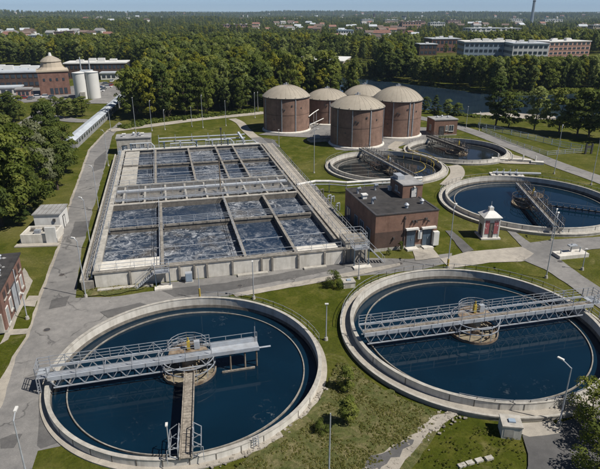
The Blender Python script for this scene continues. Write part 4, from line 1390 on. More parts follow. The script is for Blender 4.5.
# small brick pump house by the river
ph = thing('pump_house', 'small brick pump house with flat roof beside the far round tank', 'building', (41.6, 171.0), R(10))
MB().box(0, 7.6, 0, 6.0, 0.3, 4.8).build('wall', 'brick_rosy', ph)
MB().box(-0.05, 7.65, -0.05, 6.05, 0, 0.3).build('plinth', 'concrete', ph)
pr = MB().box(-0.15, 7.75, -0.15, 6.15, 4.803, 5.05).build('roof', 'roof_grey', ph)
for k, (x, y) in enumerate(((2, 3), (4, 4), (5.4, 2.6))):
    roof_unit(pr, 2, x, y, 5.05, 0.7)
door(ph, 2.5, -0.03, 0.3, 1.4, 2.6, 0, 'dark_steel')
window(ph, 5.6, -0.03, 1.3, 1.6, 1.9, 0)
window(ph, 4.1, -0.03, 1.5, 0.7, 1.6, 0)
window(ph, -0.03, 3.0, 1.3, 1.4, 1.8, -PI / 2)

# concrete inspection boxes
def inspection_box(label, loc, w, d, h, rz):
    t = thing('inspection_box', label, 'inspection box', loc, rz, None)
    MB().box(-w / 2, w / 2, -d / 2, d / 2, 0, h).build('body', 'concrete_white', t)
    MB().box(-w / 2 - 0.06, w / 2 + 0.06, -d / 2 - 0.06, d / 2 + 0.06, h + 0.002, h + 0.14).build('lid', 'concrete', t)
    MB().box(-w * 0.15, w * 0.2, -d * 0.2, d * 0.1, h + 0.142, h + 0.28).build('hatch', 'blue_clad', t)
    MB().box(-w * 0.4, w * 0.1, -d / 2 - 0.02, -d / 2 - 0.002, h * 0.15, h * 0.8).build('side_panel', 'concrete', t)
    return t


inspection_box('white concrete inspection box beside the bush by the cross road', (6.79, 69.66), 1.7, 1.4, 0.8, R(12))
inspection_box('white concrete inspection box below the lower right tank', (19.25, 40.3), 1.7, 1.6, 1.3, R(-8))
ib = thing('concrete_plinth', 'low concrete plinth with upright posts right of the side road', 'plinth', (42.88, 80.0), R(12))
MB().box(-2.6, 2.6, -1.0, 1.0, 0, 0.6).build('slab', 'concrete_white', ib)
for x, y, h in ((-1.8, 0, .7), (0.2, 0.3, 1.4), (1.6, 0, .8)):
    MB().tube((x, y, 0.6), (x, y, 0.6 + h), 0.1, n=6).build('post', 'galvanised', ib)
MB().box(-0.4, 1.0, -0.1, 0.6, 1.6, 1.8).build('cap', 'pale_steel', ib)
pz = thing('concrete_plinth', 'flat concrete valve plinth in front of the kiosk tank far rim', 'plinth', (55.72, 139.05), R(-18))
for x, y, w, d in ((-4, 0, 4, 1.6), (1, 0.6, 5, 1.2), (5, -0.6, 3, 1.5)):
    MB().box(x - w / 2, x + w / 2, y - d / 2, y + d / 2, 0, 0.7).build('slab', 'concrete_white', pz)
for x in (-4.5, -1, 1.6, 4.6):
    MB().tube((x, 0, 0.6), (x, 0, 1.9), 0.16, n=8).build('valve', 'white_paint', pz)
pz = thing('pipe_manifold', 'white pipe manifold on the lawn behind the kiosk tank', 'pipework', (50.66, 126.4), R(-6))
MB().tube((-5, 0, 0.6), (6, 0, 0.6), 0.3, n=8).build('pipe', 'pale_steel', pz)
for x in (-4, -2.5, -1, 0.5):
    m = MB().tube((x, -1.2, 0.6), (x, 1.0, 0.6), 0.22, n=8)
    m.tube((x, 0, 0.6), (x, 0, 1.5), 0.12, n=6)
    m.build('branch', 'pale_steel', pz)
MB().box(-5.5, 2, -1.5, 1.5, 0, 0.3).build('slab', 'concrete_white', pz)

# electrical / blower yard behind the basins
by = thing('blower_building', 'small pale concrete blower building behind the aeration basin', 'building', W2(-2.0, 80.5), AA)
MB().box(0, 9.0, 0, 5.5, 0, 4.2).build('wall', 'concrete', by)
br_ = MB().box(-0.2, 9.2, -0.2, 5.7, 4.203, 4.45).build('roof', 'roof_grey', by)
for x, y, k in ((2, 2, 1), (4.5, 3, 2), (6.8, 2, 1), (5.6, 1.2, 0)):
    roof_unit(br_, k, x, y, 4.45, 1.0)
door(by, 2.0, -0.03, 0.1, 1.2, 2.3, 0, 'blue_door', 1)
for x in (4.4, 6.6):
    window(by, x, -0.03, 1.4, 1.3, 1.3, 0)
for k in range(6):
    m = MB().cbox((0.6 + k * 1.5, -1.8, 0.7), (0.8, 0.7, 1.4))
    m.tube((0.6 + k * 1.5, -1.8, 1.4), (0.6 + k * 1.5, -1.8, 2.2), 0.12, n=6)
    o = m.build('blower_unit', ('blue_clad', 'pale_steel')[k % 2], by)
pk = thing('pipe_rack', 'steel rack of white pipes behind the aeration basin', 'pipework', W2(9, 82), AA)
for z, y in ((2.6, 0), (3.4, 0.8), (2.0, 3.0)):
    MB().tube((0, y, z), (24, y, z), 0.2, n=8).build('pipe', 'pale_steel', pk)
for i in range(6):
    m = MB()
    for y in (-0.4, 3.4):
        m.tube((i * 4.6, y, 0), (i * 4.6, y, 3.8), 0.1, n=4)
    m.tube((i * 4.6, -0.4, 3.2), (i * 4.6, 3.4, 3.2), 0.09, n=4)
    m.build('frame', 'galvanised', pk)
MB().path([(22, 0, 4.2), (23, -1.5, 2.6), (23.5, -3.5, 1.2)], 0.35, 8).build('downcomer', 'pale_steel', pk)

# portals, valves and small plant standing in the yard behind the basins
for k, (u, v, w, h, lab) in enumerate(((1.5, 78.6, 5.5, 3.2, 'steel pipe portal at the left corner behind the basin'), (12.0, 79.2, 6.5, 2.6, 'low steel pipe portal left of the pipe rack middle'),
                                       (21.5, 79.0, 7.0, 3.0, 'steel pipe portal right of the pipe rack middle'), (30.0, 78.8, 5.0, 2.4, 'small steel pipe portal at the right corner behind the basin'))):
    t = thing('pipe_portal', lab, 'pipework', W2(u, v), AA)
    for x in (0, w / 2, w):
        MB().tube((x, 0, 0), (x, 0, h), 0.09, n=6).build('post', 'pale_steel', t)
        MB().lathe([(0.01, h * 0.55), (0.3, h * 0.55), (0.3, h * 0.55 + 0.07), (0.01, h * 0.55 + 0.07)], 10, c=(x, -0.2), closed=False).build('hand_wheel', 'blue_clad', t)
    MB().tube((0, 0, h), (w, 0, h), 0.16, n=8).build('pipe', 'roof_pale', t)
    MB().tube((0, 0.5, h * 0.6), (w, 0.5, h * 0.6), 0.12, n=8).build('pipe', 'pale_steel', t)
    MB().path([(w, 0, h), (w + 0.8, 0, h * 0.7), (w + 0.8, -1.0, 0.1)], 0.14, 8).build('pipe', 'roof_pale', t)
    MB().cbox((w * 0.3, 1.4, 0.6), (1.2, 0.8, 1.2)).build('pump_set', 'blue_clad' if k % 2 else 'white_paint', t)

# covered conveyor gallery
cg0, cg1 = Vector((-64.5, 153.0)), Vector((-83.0, 292.0))
cd = cg1 - cg0
cv = thing('conveyor_gallery', 'long narrow covered gallery with white roof behind the left road', 'gallery', (*cg0, 0), math.atan2(cd.y, cd.x))
CL = cd.length
MB().box(0, CL, -1.5, 1.5, 0, 2.5).build('wall', 'roof_grey', cv)
m = MB()
m.v += [(-.4, -1.75, 2.55), (CL, -1.75, 2.55), (CL, 0, 3.0), (-.4, 0, 3.0), (-.4, 1.75, 2.55), (CL, 1.75, 2.55)]
for q in ((0, 1, 2, 3), (3, 2, 5, 4), (0, 3, 4), (1, 5, 2), (0, 4, 5, 1)):
    m.face(list(q))
cvr = m.build('roof', 'roof_pale', cv)
wm = MB().box(-0.8, 0.8, -0.03, 0.03, 1.1, 2.0).mesh('window', 'glass')
rm = MB().box(-0.1, 0.1, -0.12, 0.0, 0.0, 2.5).mesh('rib', 'pale_steel')
for i in range(44):
    x = 2 + i * 3.1
    share('window', wm, cv, (x, -1.52, 0))
    share('wall_rib', rm, cv, (x + 1.55, -1.502, 0))
    share('wall_rib', rm, cv, (x + 1.55, 1.502, 0), (0, 0, PI))
    share('window', wm, cv, (x, 1.52, 0))

# ------------------------------------------------------------------ lamp posts
LAMPN = [0]


def lamp(label, loc, h, ang=0.0, arm=1.2, head=True, mat='pale_steel', r=0.085, stub=False):
    t = thing('lamp_post', label, 'lamp post', loc, ang, 'lamp posts of the plant')
    MB().lathe([(0.01, 0.4), (0.2, 0.4), (0.26, 0.0)], 10, closed=False).build('base', 'concrete', t)
    MB().tube((0, 0, 0), (0, 0, h), r, r * 0.6, 8).build('pole', mat, t)
    if head:
        if stub:
            MB().cbox((0, 0, h + 0.05), (0.42, 0.2, 0.12)).build('lamp_head', 'white_paint', t)
        else:
            MB().tube((0, 0, h - 0.05), (arm, 0, h + 0.35), 0.05, n=6).build('arm', mat, t)
            MB().cbox((arm + 0.2, 0, h + 0.38), (0.6, 0.22, 0.13)).build('lamp_head', 'white_paint', t)
    return t


lamp('tall lamp post on the corner grass by the basin front', (-29.1, 66.42), 8.25, R(160), 0.4)
lamp('lamp post standing mid way along the basin side of left road', (-34.17, 82.78), 8.4, R(160), 0.4)
lamp('lamp post farther along left road opposite the white shed', (-39.12, 101.32), 8.6, R(160), 0.4)
lamp('lamp post at the far end of the left road by basin corner', (-48.13, 135.07), 8.6, R(160), 0.4)
lamp('short lamp post on the grass between the two front tanks', (3.07, 55.82), 4.8, 0, stub=True)
lamp('lamp post at the rim of the left front tank near the footpath', (-6.26, 65.94), 5.5, R(90), 0.5, stub=True)
lp = lamp('slim lamp post with yellow marker on the left tank rim', (-13.5, 65.86), 4.6, R(90), 0.4, head=False, r=0.07)
MB().tube((0, 0, 0.4), (0, 0, 1.6), 0.13, n=8).build('marker_sleeve', 'yellow_paint', lp)
lamp('lamp post with angled head by the lower right asphalt', (24.32, 41.36), 6.4, R(125), 0.9)
lamp('tall lamp post on the verge above the right tank bridge', (35.84, 72.19), 9.4, R(60), 0.8)
lamp('tall lamp post at the near rim of the kiosk tank', (42.46, 86.18), 5.0, R(60), 0.8)
lamp('tall pole on the lawn behind the kiosk tank', (60.69, 127.7), 11.1, R(60), 0.7)
lamp('pole on the lawn at the far right edge', (65.12, 118.69), 9.9, R(60), 0.7)
lamp('tall pole on the lawn in front of the digesters', (3.36, 128.14), 10.3, R(0), 0.6)
lamp('short pole at the left digester road edge', (-6.02, 156.05), 4.9, R(0), 0.4, stub=True)
l = lamp('tall pole with yellow foot between brick building and right tank', (22.33, 75.57), 9.6, R(60), 0.6)
MB().tube((0, 0, 0.4), (0, 0, 1.5), 0.16, n=8).build('marker_sleeve', 'yellow_paint', l)
lamp('short green topped post before the brick workshop', (-34.41, 60.63), 3.6, R(0), 0.4, stub=True)
lamp('lamp post at the bottom left beside the road', (-22.22, 34.27), 6.6, R(100), 0.7)
lamp('pole rising at the bottom edge between the front tanks', (2.3, 33.56), 7.9, R(100), 0.5, head=False)
lamp('short pole on the near rim beside the gangway', (-11.04, 36.43), 4.3, R(100), 0.4, stub=True, r=0.08)
lamp('short post beside the bush by the cross road', (8.49, 71.87), 3.2, 0, head=False, r=0.08)
lamp('slim post on the lawn beside the concrete plinth', (42.36, 74.88), 3.4, 0, stub=True, r=0.08)
for k, (p, h, what) in enumerate((((-32.33, 183.87), 10.2, 'pole before the wood above the basin middle'), ((-36.31, 185.59), 6.5, 'shorter pole before the wood above the basin middle'), ((-48.09, 178.89), 9.2, 'pole before the wood behind the blower building'),
                                  ((-52.41, 175.71), 11.0, 'tallest pole beside the pale blower building'), ((-44.23, 180.52), 6, 'low pole behind the rack of pipes'), ((-25.09, 187.34), 8.3, 'pole before the wood left of the digesters'), ((-16.41, 202.5), 8.5, 'pole at the road end left of the digesters'),
                                  ((-61.41, 178.89), 9.0, 'pole at the head of the left road'), ((-16.23, 215.46), 7.0, 'farther pole at the wood edge left of the digesters'), ((55.32, 183.87), 7.0, 'pole beside the back road near the pump house'), ((58.16, 178.89), 5.5, 'shorter pole beside the back road bend'))):
    lamp(what, p, h, R(90), 0.6, stub=(k % 2 == 1))
# equipment mast on the middle of the basins
mast = thing('equipment_mast', 'rusty brown mast standing on the middle of the basins', 'mast', (*W2(21.0, 35.5), 0.5), 0)
MB().tube((0, 0, 0), (0, 0, 8.2), 0.14, 0.09, 8).build('pole', 'rusty_steel', mast)
MB().cbox((0, 0, 8.0), (0.35, 0.35, 0.6)).build('cap', 'dark_steel', mast)
mast = thing('equipment_mast', 'dark mast at the far right of the basins', 'mast', (*W2(25.5, 75.0), 1.6), 0)
MB().tube((0, 0, 0), (0, 0, 5.2), 0.14, 0.1, 8).build('pole', 'dark_steel', mast)
MB().cbox((0, 0, 5.2), (0.5, 0.4, 0.6)).build('cap', 'dark_steel', mast)


# ------------------------------------------------------------------ fences
def fence(label, pts, h=1.9, step=3.0, mat='blue_clad'):
    t = thing('fence', label, 'fence', (*pts[0], 0), 0)
    o = Vector((*pts[0], 0))
    P = [Vector((*p, 0)) - o for p in pts]
    pm = MB().box(-0.06, 0.06, -0.06, 0.06, 0, h).mesh('post', mat)
    for a, b in zip(P, P[1:]):
        L = (b - a).length
        n = max(1, round(L / step))
        an = math.atan2((b - a).y, (b - a).x)
        for i in range(n):
            share('post', pm, t, a.lerp(b, i / n), (0, 0, an))
        m = MB()
        for z in (0.12, h * 0.5, h - 0.06):
            m.tube(a + Vector((0, 0, z)), b + Vector((0, 0, z)), 0.045, n=4)
        k = int(L / 0.45)
        for i in range(k):
            p = a.lerp(b, i / k)
            m.tube(p + Vector((0, 0, 0.1)), p + Vector((0, 0, h - 0.05)), 0.028, n=4, cap=False)
        m.build('wire_panel', mat, t)
    return t


fence('blue grey steel fence across the right hand meadow', [(59.58, 184.73), (68.06, 169.64), (74.5, 156.05), (80.12, 148.81)], 1.7, 3.2)
fence('pale fence running beside the back road to the meadow corner', [(59.13, 178.89), (61.77, 160.57), (66.6, 145.98), (77.65, 149.39)], 1.2, 3.2, 'pale_steel')

gp = thing('gate_pillar', 'dark double gate pillar in the right hand meadow', 'pillar', (78.47, 147.67), R(10))
for x in (-0.9, 0.9):
    MB().box(x - 0.2, x + 0.2, -0.2, 0.2, 0, 2.8).build('post', 'dark_steel', gp)
MB().box(-1.1, 1.1, -0.1, 0.1, 1.6, 2.3).build('panel', 'dark_steel', gp)

# ------------------------------------------------------------------ trees
def crown_mesh(name, seed, h, r, base, nleaf, ls, mat, nclump=26, shape='round', droop=0.0):
    g = np.random.default_rng(seed)
    # clump centres inside an uneven envelope
    cz = g.uniform(0, 1, nclump)
    th = g.uniform(0, 2 * PI, nclump)
    if shape == 'round':
        env = np.sqrt(np.clip(1 - (2 * cz - 0.85) ** 2 / 1.45, 0.05, 1))
    elif shape == 'oval':
        env = np.sqrt(np.clip(1 - (2 * cz - 1) ** 2, 0.06, 1)) * 0.85
    else:            # cone
        env = np.clip(1.05 - cz, 0.08, 1)
    rad = r * env * np.sqrt(g.uniform(0.10, 0.95, nclump))
    lob = 1 + 0.22 * np.sin(th * 2 + seed) + 0.15 * np.sin(th * 3 + 2 * seed)
    cc = np.stack([rad * lob * np.cos(th), rad * lob * np.sin(th), base + (h - base) * (0.06 + 0.86 * cz)], 1)
    cr = r * g.uniform(0.24, 0.46, nclump) * (26.0 / max(nclump, 20)) ** 0.36 * (0.75 if shape == 'cone' else 1.0)
    tint = g.uniform(0, 1, nclump)
    wts = cr ** 2
    k = g.choice(nclump, nleaf, p=wts / wts.sum())
    d = g.normal(size=(nleaf, 3))
    d /= np.linalg.norm(d, axis=1)[:, None]
    d[:, 2] = np.where(d[:, 2] < -0.3, -d[:, 2], d[:, 2])
    rr = cr[k] * (0.55 + 0.5 * g.uniform(0, 1, nleaf) ** 0.6)
    c = cc[k] + d * rr[:, None] * np.array([1, 1, 0.8])
    nrm = d + g.normal(scale=0.42, size=(nleaf, 3))
    nrm[:, 2] += 0.25
    nrm /= np.linalg.norm(nrm, axis=1)[:, None]
    up = g.normal(size=(nleaf, 3))
    s = np.cross(nrm, up)
    s /= np.linalg.norm(s, axis=1)[:, None]
    t = np.cross(nrm, s)
    sz = ls * g.uniform(0.6, 1.25, nleaf)[:, None]
    v = np.empty((nleaf, 4, 3))
    v[:, 0] = c - s * sz * 0.5
    v[:, 1] = c - t * sz * 0.42
    v[:, 2] = c + s * sz * 0.55 + nrm * sz * 0.12
    v[:, 3] = c + t * sz * 0.42
    me = bpy.data.meshes.new(name)
    me.vertices.add(nleaf * 4)
    me.vertices.foreach_set('co', v.ravel())
    me.loops.add(nleaf * 4)
    me.loops.foreach_set('vertex_index', np.arange(nleaf * 4, dtype=np.int32))
    me.polygons.add(nleaf)
    me.polygons.foreach_set('loop_start', np.arange(0, nleaf * 4, 4, dtype=np.int32))
    me.polygons.foreach_set('loop_total', np.full(nleaf, 4, dtype=np.int32))
    a = me.attributes.new('tint', 'FLOAT', 'FACE')
    a.data.foreach_set('value', np.clip(tint[k] * 0.75 + g.uniform(0, 0.3, nleaf), 0, 1).astype(np.float32))
    me.update()
    me.materials.append(MATS[mat])
    ax = cc[k] - np.array([0, 0, base + (h - base) * 0.4])
    ax /= np.linalg.norm(ax, axis=1)[:, None] + 1e-6
    sn = 0.75 * d + 0.45 * ax + 0.45 * nrm
    sn[:, 2] += 0.1
    sn /= np.linalg.norm(sn, axis=1)[:, None]
    me.polygons.foreach_set('use_smooth', np.ones(nleaf, dtype=bool))
    me.normals_split_custom_set_from_vertices(np.repeat(sn, 4, 0).astype(np.float32))
    return me, cc


def trunk_mesh(name, h, base, r, cc, seed):
    g = random.Random(seed)
    m = MB()
    pts = [Vector((0, 0, -0.2))]
    n = 5
    for i in range(1, n + 1):
        pts.append(Vector((g.uniform(-.02, .02) * h, g.uniform(-.02, .02) * h, h * 0.78 * i / n)))
    for i in range(n):
        m.tube(pts[i], pts[i + 1], r * (1 - 0.8 * i / n), r * (1 - 0.8 * (i + 1) / n), 8, cap=False)
    for c in cc[:: max(1, len(cc) // 10)]:
        c = Vector(c)
        z0 = max(base * 0.8, c.z - h * 0.22)
        p0 = Vector((0, 0, min(z0, h * 0.7)))
        midp = p0.lerp(c, 0.5) + Vector((0, 0, -0.03 * h))
        m.tube(p0, midp, r * 0.38, r * 0.24, 5, cap=False)
        m.tube(midp, c, r * 0.24, r * 0.08, 5, cap=False)
    return m.mesh(name, 'bark')


KIND = {}


def tree_kind(key, seed, h, r, base, nleaf, ls, mat, nclump=26, shape='round', tr=0.25):
    cm, cc = crown_mesh('crown', seed, h, r, base, nleaf, ls, mat, nclump, shape)
    tm = trunk_mesh('trunk', h, base, tr, cc, seed)
    KIND[key] = (tm, cm, h)


# detailed kinds (near), h = built height
tree_kind('big_a', 11, 18.0, 5.6, 2.0, 9000, 0.50, 'leaves', 78, 'round', 0.38)
tree_kind('big_b', 12, 18.0, 4.9, 2.0, 8500, 0.48, 'leaves_dark', 71, 'oval', 0.36)
tree_kind('big_c', 13, 18.0, 5.2, 2.0, 8500, 0.50, 'leaves_pale', 68, 'round', 0.34)
tree_kind('small_a', 21, 3.0, 1.0, 0.3, 2600, 0.14, 'leaves', 20, 'oval', 0.06)
tree_kind('small_b', 22, 3.0, 1.3, 0.2, 2600, 0.14, 'leaves', 20, 'round', 0.06)
# woodland kinds
tree_kind('wood_a', 31, 16.0, 4.4, 1.5, 3325, 0.63, 'leaves', 67, 'round')
tree_kind('wood_b', 32, 16.0, 3.9, 1.5, 3150, 0.59, 'leaves_dark', 67, 'oval')
tree_kind('wood_c', 33, 16.0, 4.6, 1.5, 3325, 0.63, 'leaves_yellow', 62, 'round')
tree_kind('wood_d', 34, 16.0, 4.2, 1.5, 3150, 0.63, 'leaves_fresh', 57, 'oval')
tree_kind('wood_e', 35, 16.0, 3.2, 1.0, 2625, 0.55, 'leaves_dark', 72, 'cone')
tree_kind('wood_f', 36, 16.0, 4.6, 1.5, 3325, 0.63, 'leaves', 78, 'round')


def tree(key, loc, h, label, group=None, wide=1.0, name='tree', cat='tree'):
    tm, cm, h0 = KIND[key]
    s = h / h0
    t = thing(name, label, cat, loc, rnd.uniform(0, 6.28), group)
    share('trunk', tm, t, scale=(s * wide, s * wide, s))
    share('crown', cm, t, scale=(s * wide, s * wide, s))
    return t


# big trees at the left
for p, h, k, w, lab in (((-53.94, 93.22), 19.5, 'big_a', 1.0, 'tall green tree at the left edge behind the workshop'),
                        ((-52.92, 99.61), 18, 'big_a', 0.95, 'tall yellowish tree beside the white shed'),
                        ((-53.35, 86.62), 17, 'big_b', 1.0, 'dark tree cut by the left edge above the workshop'),
                        ((-54.72, 110.74), 16, 'big_c', 0.85, 'pale silvery tree in the left group by the road'),
                        ((-52.64, 114.95), 14.5, 'big_b', 0.95, 'dark tree of the left group nearest the road'),
                        ((-61.53, 133.16), 17.0, 'big_b', 0.85, 'dark upright tree at the back of the left group'),
                        ((-63.08, 114.95), 17.0, 'big_b', 1.0, 'dark tree in the middle of the left group'),
                        ((-50.24, 99.61), 8.5, 'big_b', 0.9, 'low dark tree right behind the white shed'),
                        ((-56.61, 129.48), 12.5, 'big_a', 0.9, 'rounded green tree at the back by the left road'),
                        ((-61.4, 104.91), 18.0, 'big_a', 1.0, 'green tree half cut by the left edge'),
                        ((-50.68, 93.22), 5.0, 'big_b', 1.4, 'low dark shrub left of the white shed')):
    tree(k, p, h, lab, None, w)
# row of round trees before the silos
for i, (x, y, h) in enumerate(((46, 119, 7.6), (52, 119.5, 6.4), (58, 118.5, 8.0), (65, 118.5, 7.6), (71, 118, 7.2), (77, 117.5, 7.0), (83, 116.5, 7.4))):
    px = [(-91.74, 200.48), (-89.16, 199.49), (-87.81, 201.49), (-85.27, 201.49), (-83.49, 202.5), (-81.68, 203.52), (-80.24, 205.6)][i]
    tree(('wood_a', 'wood_d', 'wood_b')[i % 3], px, h, ('leftmost', 'second from left', 'third from left', 'middle', 'third from right', 'second from right', 'rightmost')[i] + ' tree of the short row before the silos', 'row of trees before the silos', 1.25)
for i, px in enumerate(((-102.85, 190.92), (-102.6, 194.64), (-99.59, 192.77), (-99.28, 196.55), (-108.79, 198.5), (-106.99, 190.92))):
    tree(('wood_b', 'wood_a')[i % 2], px, 9 + (i % 3), 'dark tree in the clump left of the access road', 'clump left of the access road', 1.1)
# river bank trees on the right
for px, h, k, w, lab in (((65.55, 185.59), 17.0, 'wood_b', 1.2, 'tall dark tree at the left of the meadow by the river'),
                         ((69.32, 183.87), 12.0, 'wood_a', 1.2, 'shorter tree beside the tall one on the river meadow'),
                         ((76.67, 180.52), 14.0, 'wood_d', 1.1, 'lone round tree in the middle of the river meadow'),
                         ((82.09, 174.15), 15.5, 'wood_f', 1.0, 'yellowish tree on the meadow right of the lone one'),
                         ((86.39, 171.12), 15.0, 'wood_a', 1.3, 'bushy grey green tree at the right of the meadow'),
                         ((89.41, 169.64), 15.5, 'wood_f', 1.2, 'broad tree near the right edge of the meadow'),
                         ((91.25, 165.34), 14.5, 'wood_d', 1.2, 'tree cut by the right edge beyond the meadow'),
                         ((93.72, 162.58), 14.5, 'wood_a', 1.2, 'tree at the meadow end past the right edge'),
                         ((51.14, 210.97), 7.5, 'wood_e', 1.5, 'pointed tree left of three on the near river bank'),
                         ((54.62, 206.65), 6.2, 'wood_d', 1.5, 'round tree in the middle of three on the near river bank'),
                         ((58.33, 206.65), 5.0, 'wood_a', 1.5, 'smallest tree of three on the near river bank'),
                         ((48.29, 215.46), 6.0, 'wood_b', 1.4, 'dark tree beside the right digester on the river bank')):
    tree(k, px, h, lab, None, w)
# bushes close to the camera
for px, h, k, w, lab in (((4.6, 46.37), 2.9, 'small_a', 1.0, 'upper bright young tree between the front tanks'),
                         ((4.52, 41.49), 3.2, 'small_a', 1.0, 'lower bright young tree between the front tanks'),
                         ((2.03, 40.43), 1.3, 'small_b', 1.2, 'low bush left of the lower young tree'),
                         ((4.65, 69.36), 2.4, 'small_b', 1.1, 'round bush beside the concrete inspection box'),
                         ((16.37, 81.97), 1.7, 'small_a', 0.8, 'small shrub at the foot of the brick building front'),
                         ((14.19, 80.39), 1.2, 'small_b', 0.7, 'small pale shrub by the basin side of brick building'),
                         ((27.47, 42.04), 4.2, 'small_b', 1.0, 'upper dark bush at the lower right corner'),
                         ((26.99, 38.66), 5.0, 'small_b', 1.0, 'tall bush cut by the lower right corner'),
                         ((24.64, 35.01), 4.0, 'small_b', 1.1, 'bush at the very bottom right corner'),
                         ((-29.39, 69.97), 1.6, 'small_b', 0.8, 'left bush at the foot of the basin front wall'),
                         ((-27.93, 70.28), 1.8, 'small_b', 0.8, 'middle bush at the foot of the basin front wall'),
                         ((-26.17, 70.6), 2.0, 'small_b', 0.45, 'slim right bush at the foot of the basin front wall')):
    tree(k, px, h, lab, None, w, 'bush', 'bush')

# ---- woodland: nearest trees as things, the rest one mass
def inside(poly, x, y):
    r = np.zeros(x.shape, bool)
    n = len(poly)
    for i in range(n):
        x0, y0 = poly[i]
        x1, y1 = poly[(i + 1) % n]
        c = ((y0 > y) != (y1 > y)) & (x < (x1 - x0) * (y - y0) / (y1 - y0 + 1e-12) + x0)
        r ^= c
    return r


NEAR_EDGE = [(-161.11, 177.28), (-57.32, 183.87), (-53.19, 196.55), (-37.33, 207.72), (-17.74, 220.13), (-15.29, 224.99), (0.0, 235.35), (12.73, 238.08), (51.48, 240.87), (50.29, 224.99), (54.63, 217.77), (69.92, 204.56), (84.48, 178.89), (89.48, 175.71), (93.56, 171.12), (140.17, 152.35)]
PLANT = NEAR_EDGE + [(400, -50), (-400, -50)]
TOWN = [(-188.63, 172.62), (-56.84, 182.18), (-65.43, 220.13), (-74.28, 272.6), (-90.29, 343.83), (-115.45, 394.58), (-132.08, 417.52), (-172.56, 413.52), (-431.41, 413.52)]
RIVER_C = smooth_line([(-23.01, 327.9), (16.07, 304.29), (55.14, 259.01), (75.55, 235.35), (106.82, 230.06), (166.71, 246.65)], 6)


def river_dist(x, y):
    d = np.full(x.shape, 1e9)
    for (x0, y0), (x1, y1) in zip(RIVER_C, RIVER_C[1:]):
        dx, dy = x1 - x0, y1 - y0
        t = np.clip(((x - x0) * dx + (y - y0) * dy) / (dx * dx + dy * dy), 0, 1)
        d = np.minimum(d, np.hypot(x - x0 - t * dx, y - y0 - t * dy))
    return d


MEADOW = [(46.36, 215.46), (74.14, 217.77), (93.91, 200.48), (109.47, 189.11), (168.2, 152.35), (97.68, 82.38), (42.3, 165.34)]
CLEAR = []            # (x, y, half width, reach towards camera) round far buildings


def fnoise(x, y, s, seed):
    return (np.sin(x / s + seed) * np.cos(y / s * 0.83 + seed * 1.7) + 0.6 * np.sin((x + 1.3 * y) / s * 1.9 + seed * 3) + 0.4 * np.cos((x * 1.7 - y) / s * 2.7 + seed)) / 2.0


# ------------------------------------------------------------------ far buildings
def window_row(t, x0, x1, y, z, n, w, h, rz=0.0, pane='glass', axis='x'):
    pmh = MB().box(-w / 2, w / 2, -0.12, 0.02, 0, h).mesh('window', pane)
    for i in range(n):
        q = x0 + (x1 - x0) * (i + 0.5) / n
        if axis == 'x':
            share('window', pmh, t, (q, y, z))
        else:
            share('window', pmh, t, (y, q, z), (0, 0, PI / 2 if rz >= 0 else -PI / 2))


def block(name, label, loc, rz, w, d, h, wall, roof, rows=2, nx=8, ny=5, cat='building', z0=0.0, band=None, units=3, clear=True):
    """flat roofed building: front faces the camera side (-y), corner at loc"""
    t = thing(name, label, cat, (*loc, z0), rz)
    MB().box(0, w, 0, d, -3, h).build('wall', wall, t)
    rf_ = MB().box(-0.4, w + 0.4, -0.4, d + 0.4, h + 0.003, h + 0.6).build('roof', roof, t)
    MB().box(0.5, w - 0.5, 0.5, d - 0.5, h + 0.603, h + 0.65).build('roof_sheet', roof, rf_)
    for k in range(units):
        x, y = w * (0.15 + 0.7 * (k + 0.5) / units), d * (0.35 + 0.3 * (k % 2))
        s = 0.035 * w + 0.8
        MB().box(x - s, x + s, y - s * .6, y + s * .6, h + 0.653, h + 0.65 + 1.2 + 0.4 * (k % 3)).build('roof_unit', 'far_white', rf_)
    fh = h / rows
    for r_ in range(rows):
        z = r_ * fh + fh * 0.32
        window_row(t, 0.5, w - 0.5, 0.0, z, nx, (w - 1) / nx * 0.66, fh * 0.45)
        window_row(t, 0.5, d - 0.5, 0.0, z, ny, (d - 1) / ny * 0.66, fh * 0.45, -1, axis='y')
        window_row(t, 0.5, d - 0.5, w, z, ny, (d - 1) / ny * 0.66, fh * 0.45, 1, axis='y')
        if band:
            MB().box(-0.08, w + 0.08, -0.08, d + 0.08, r_ * fh + 0.05, r_ * fh + 0.3 * fh * 0.6).build('band', band, t)
    if clear:
        CLEAR.append((loc[0] + w / 2, loc[1] + d / 2, max(w, d) * 0.75, h))
    return t


# industrial quarter at the left
st = thing('storehouse', 'brick storehouse with tiered conical roof near the silos', 'building', (-119.0, 259.0), R(24))
MB().box(0, 13, 0, 13, 0, 10.4).build('wall', 'brick_red', st)
MB().box(-0.4, 13.4, -0.4, 13.4, 10.403, 11.0).build('cornice', 'far_tan', st)
for prof, nm in (([(6.4, 11.0), (5.0, 12.2), (4.4, 14.2), (4.6, 14.6)], 'lower_roof'), ([(4.7, 14.6), (3.6, 15.7), (1.0, 17.0)], 'upper_roof')):
    MB().lathe(prof, 16, c=(6.5, 6.5), closed=False).build(nm, 'far_tan' if nm[0] == 'l' else 'dome_roof', st)
MB().tube((6.5, 6.5, 16.8), (6.5, 6.5, 18.4), 0.9, 0.5, 8).build('lantern', 'far_white', st)
window_row(st, 1, 12, -0.0, 6.4, 4, 0.9, 1.2)
window_row(st, 4, 12, -0.0, 0.6, 4, 1.3, 2.6)
window_row(st, 1, 12, 13.0, 6.4, 4, 0.9, 1.2, 1, axis='y')
window_row(st, 1, 12, 13.0, 1.5, 4, 1.2, 2.0, 1, axis='y')

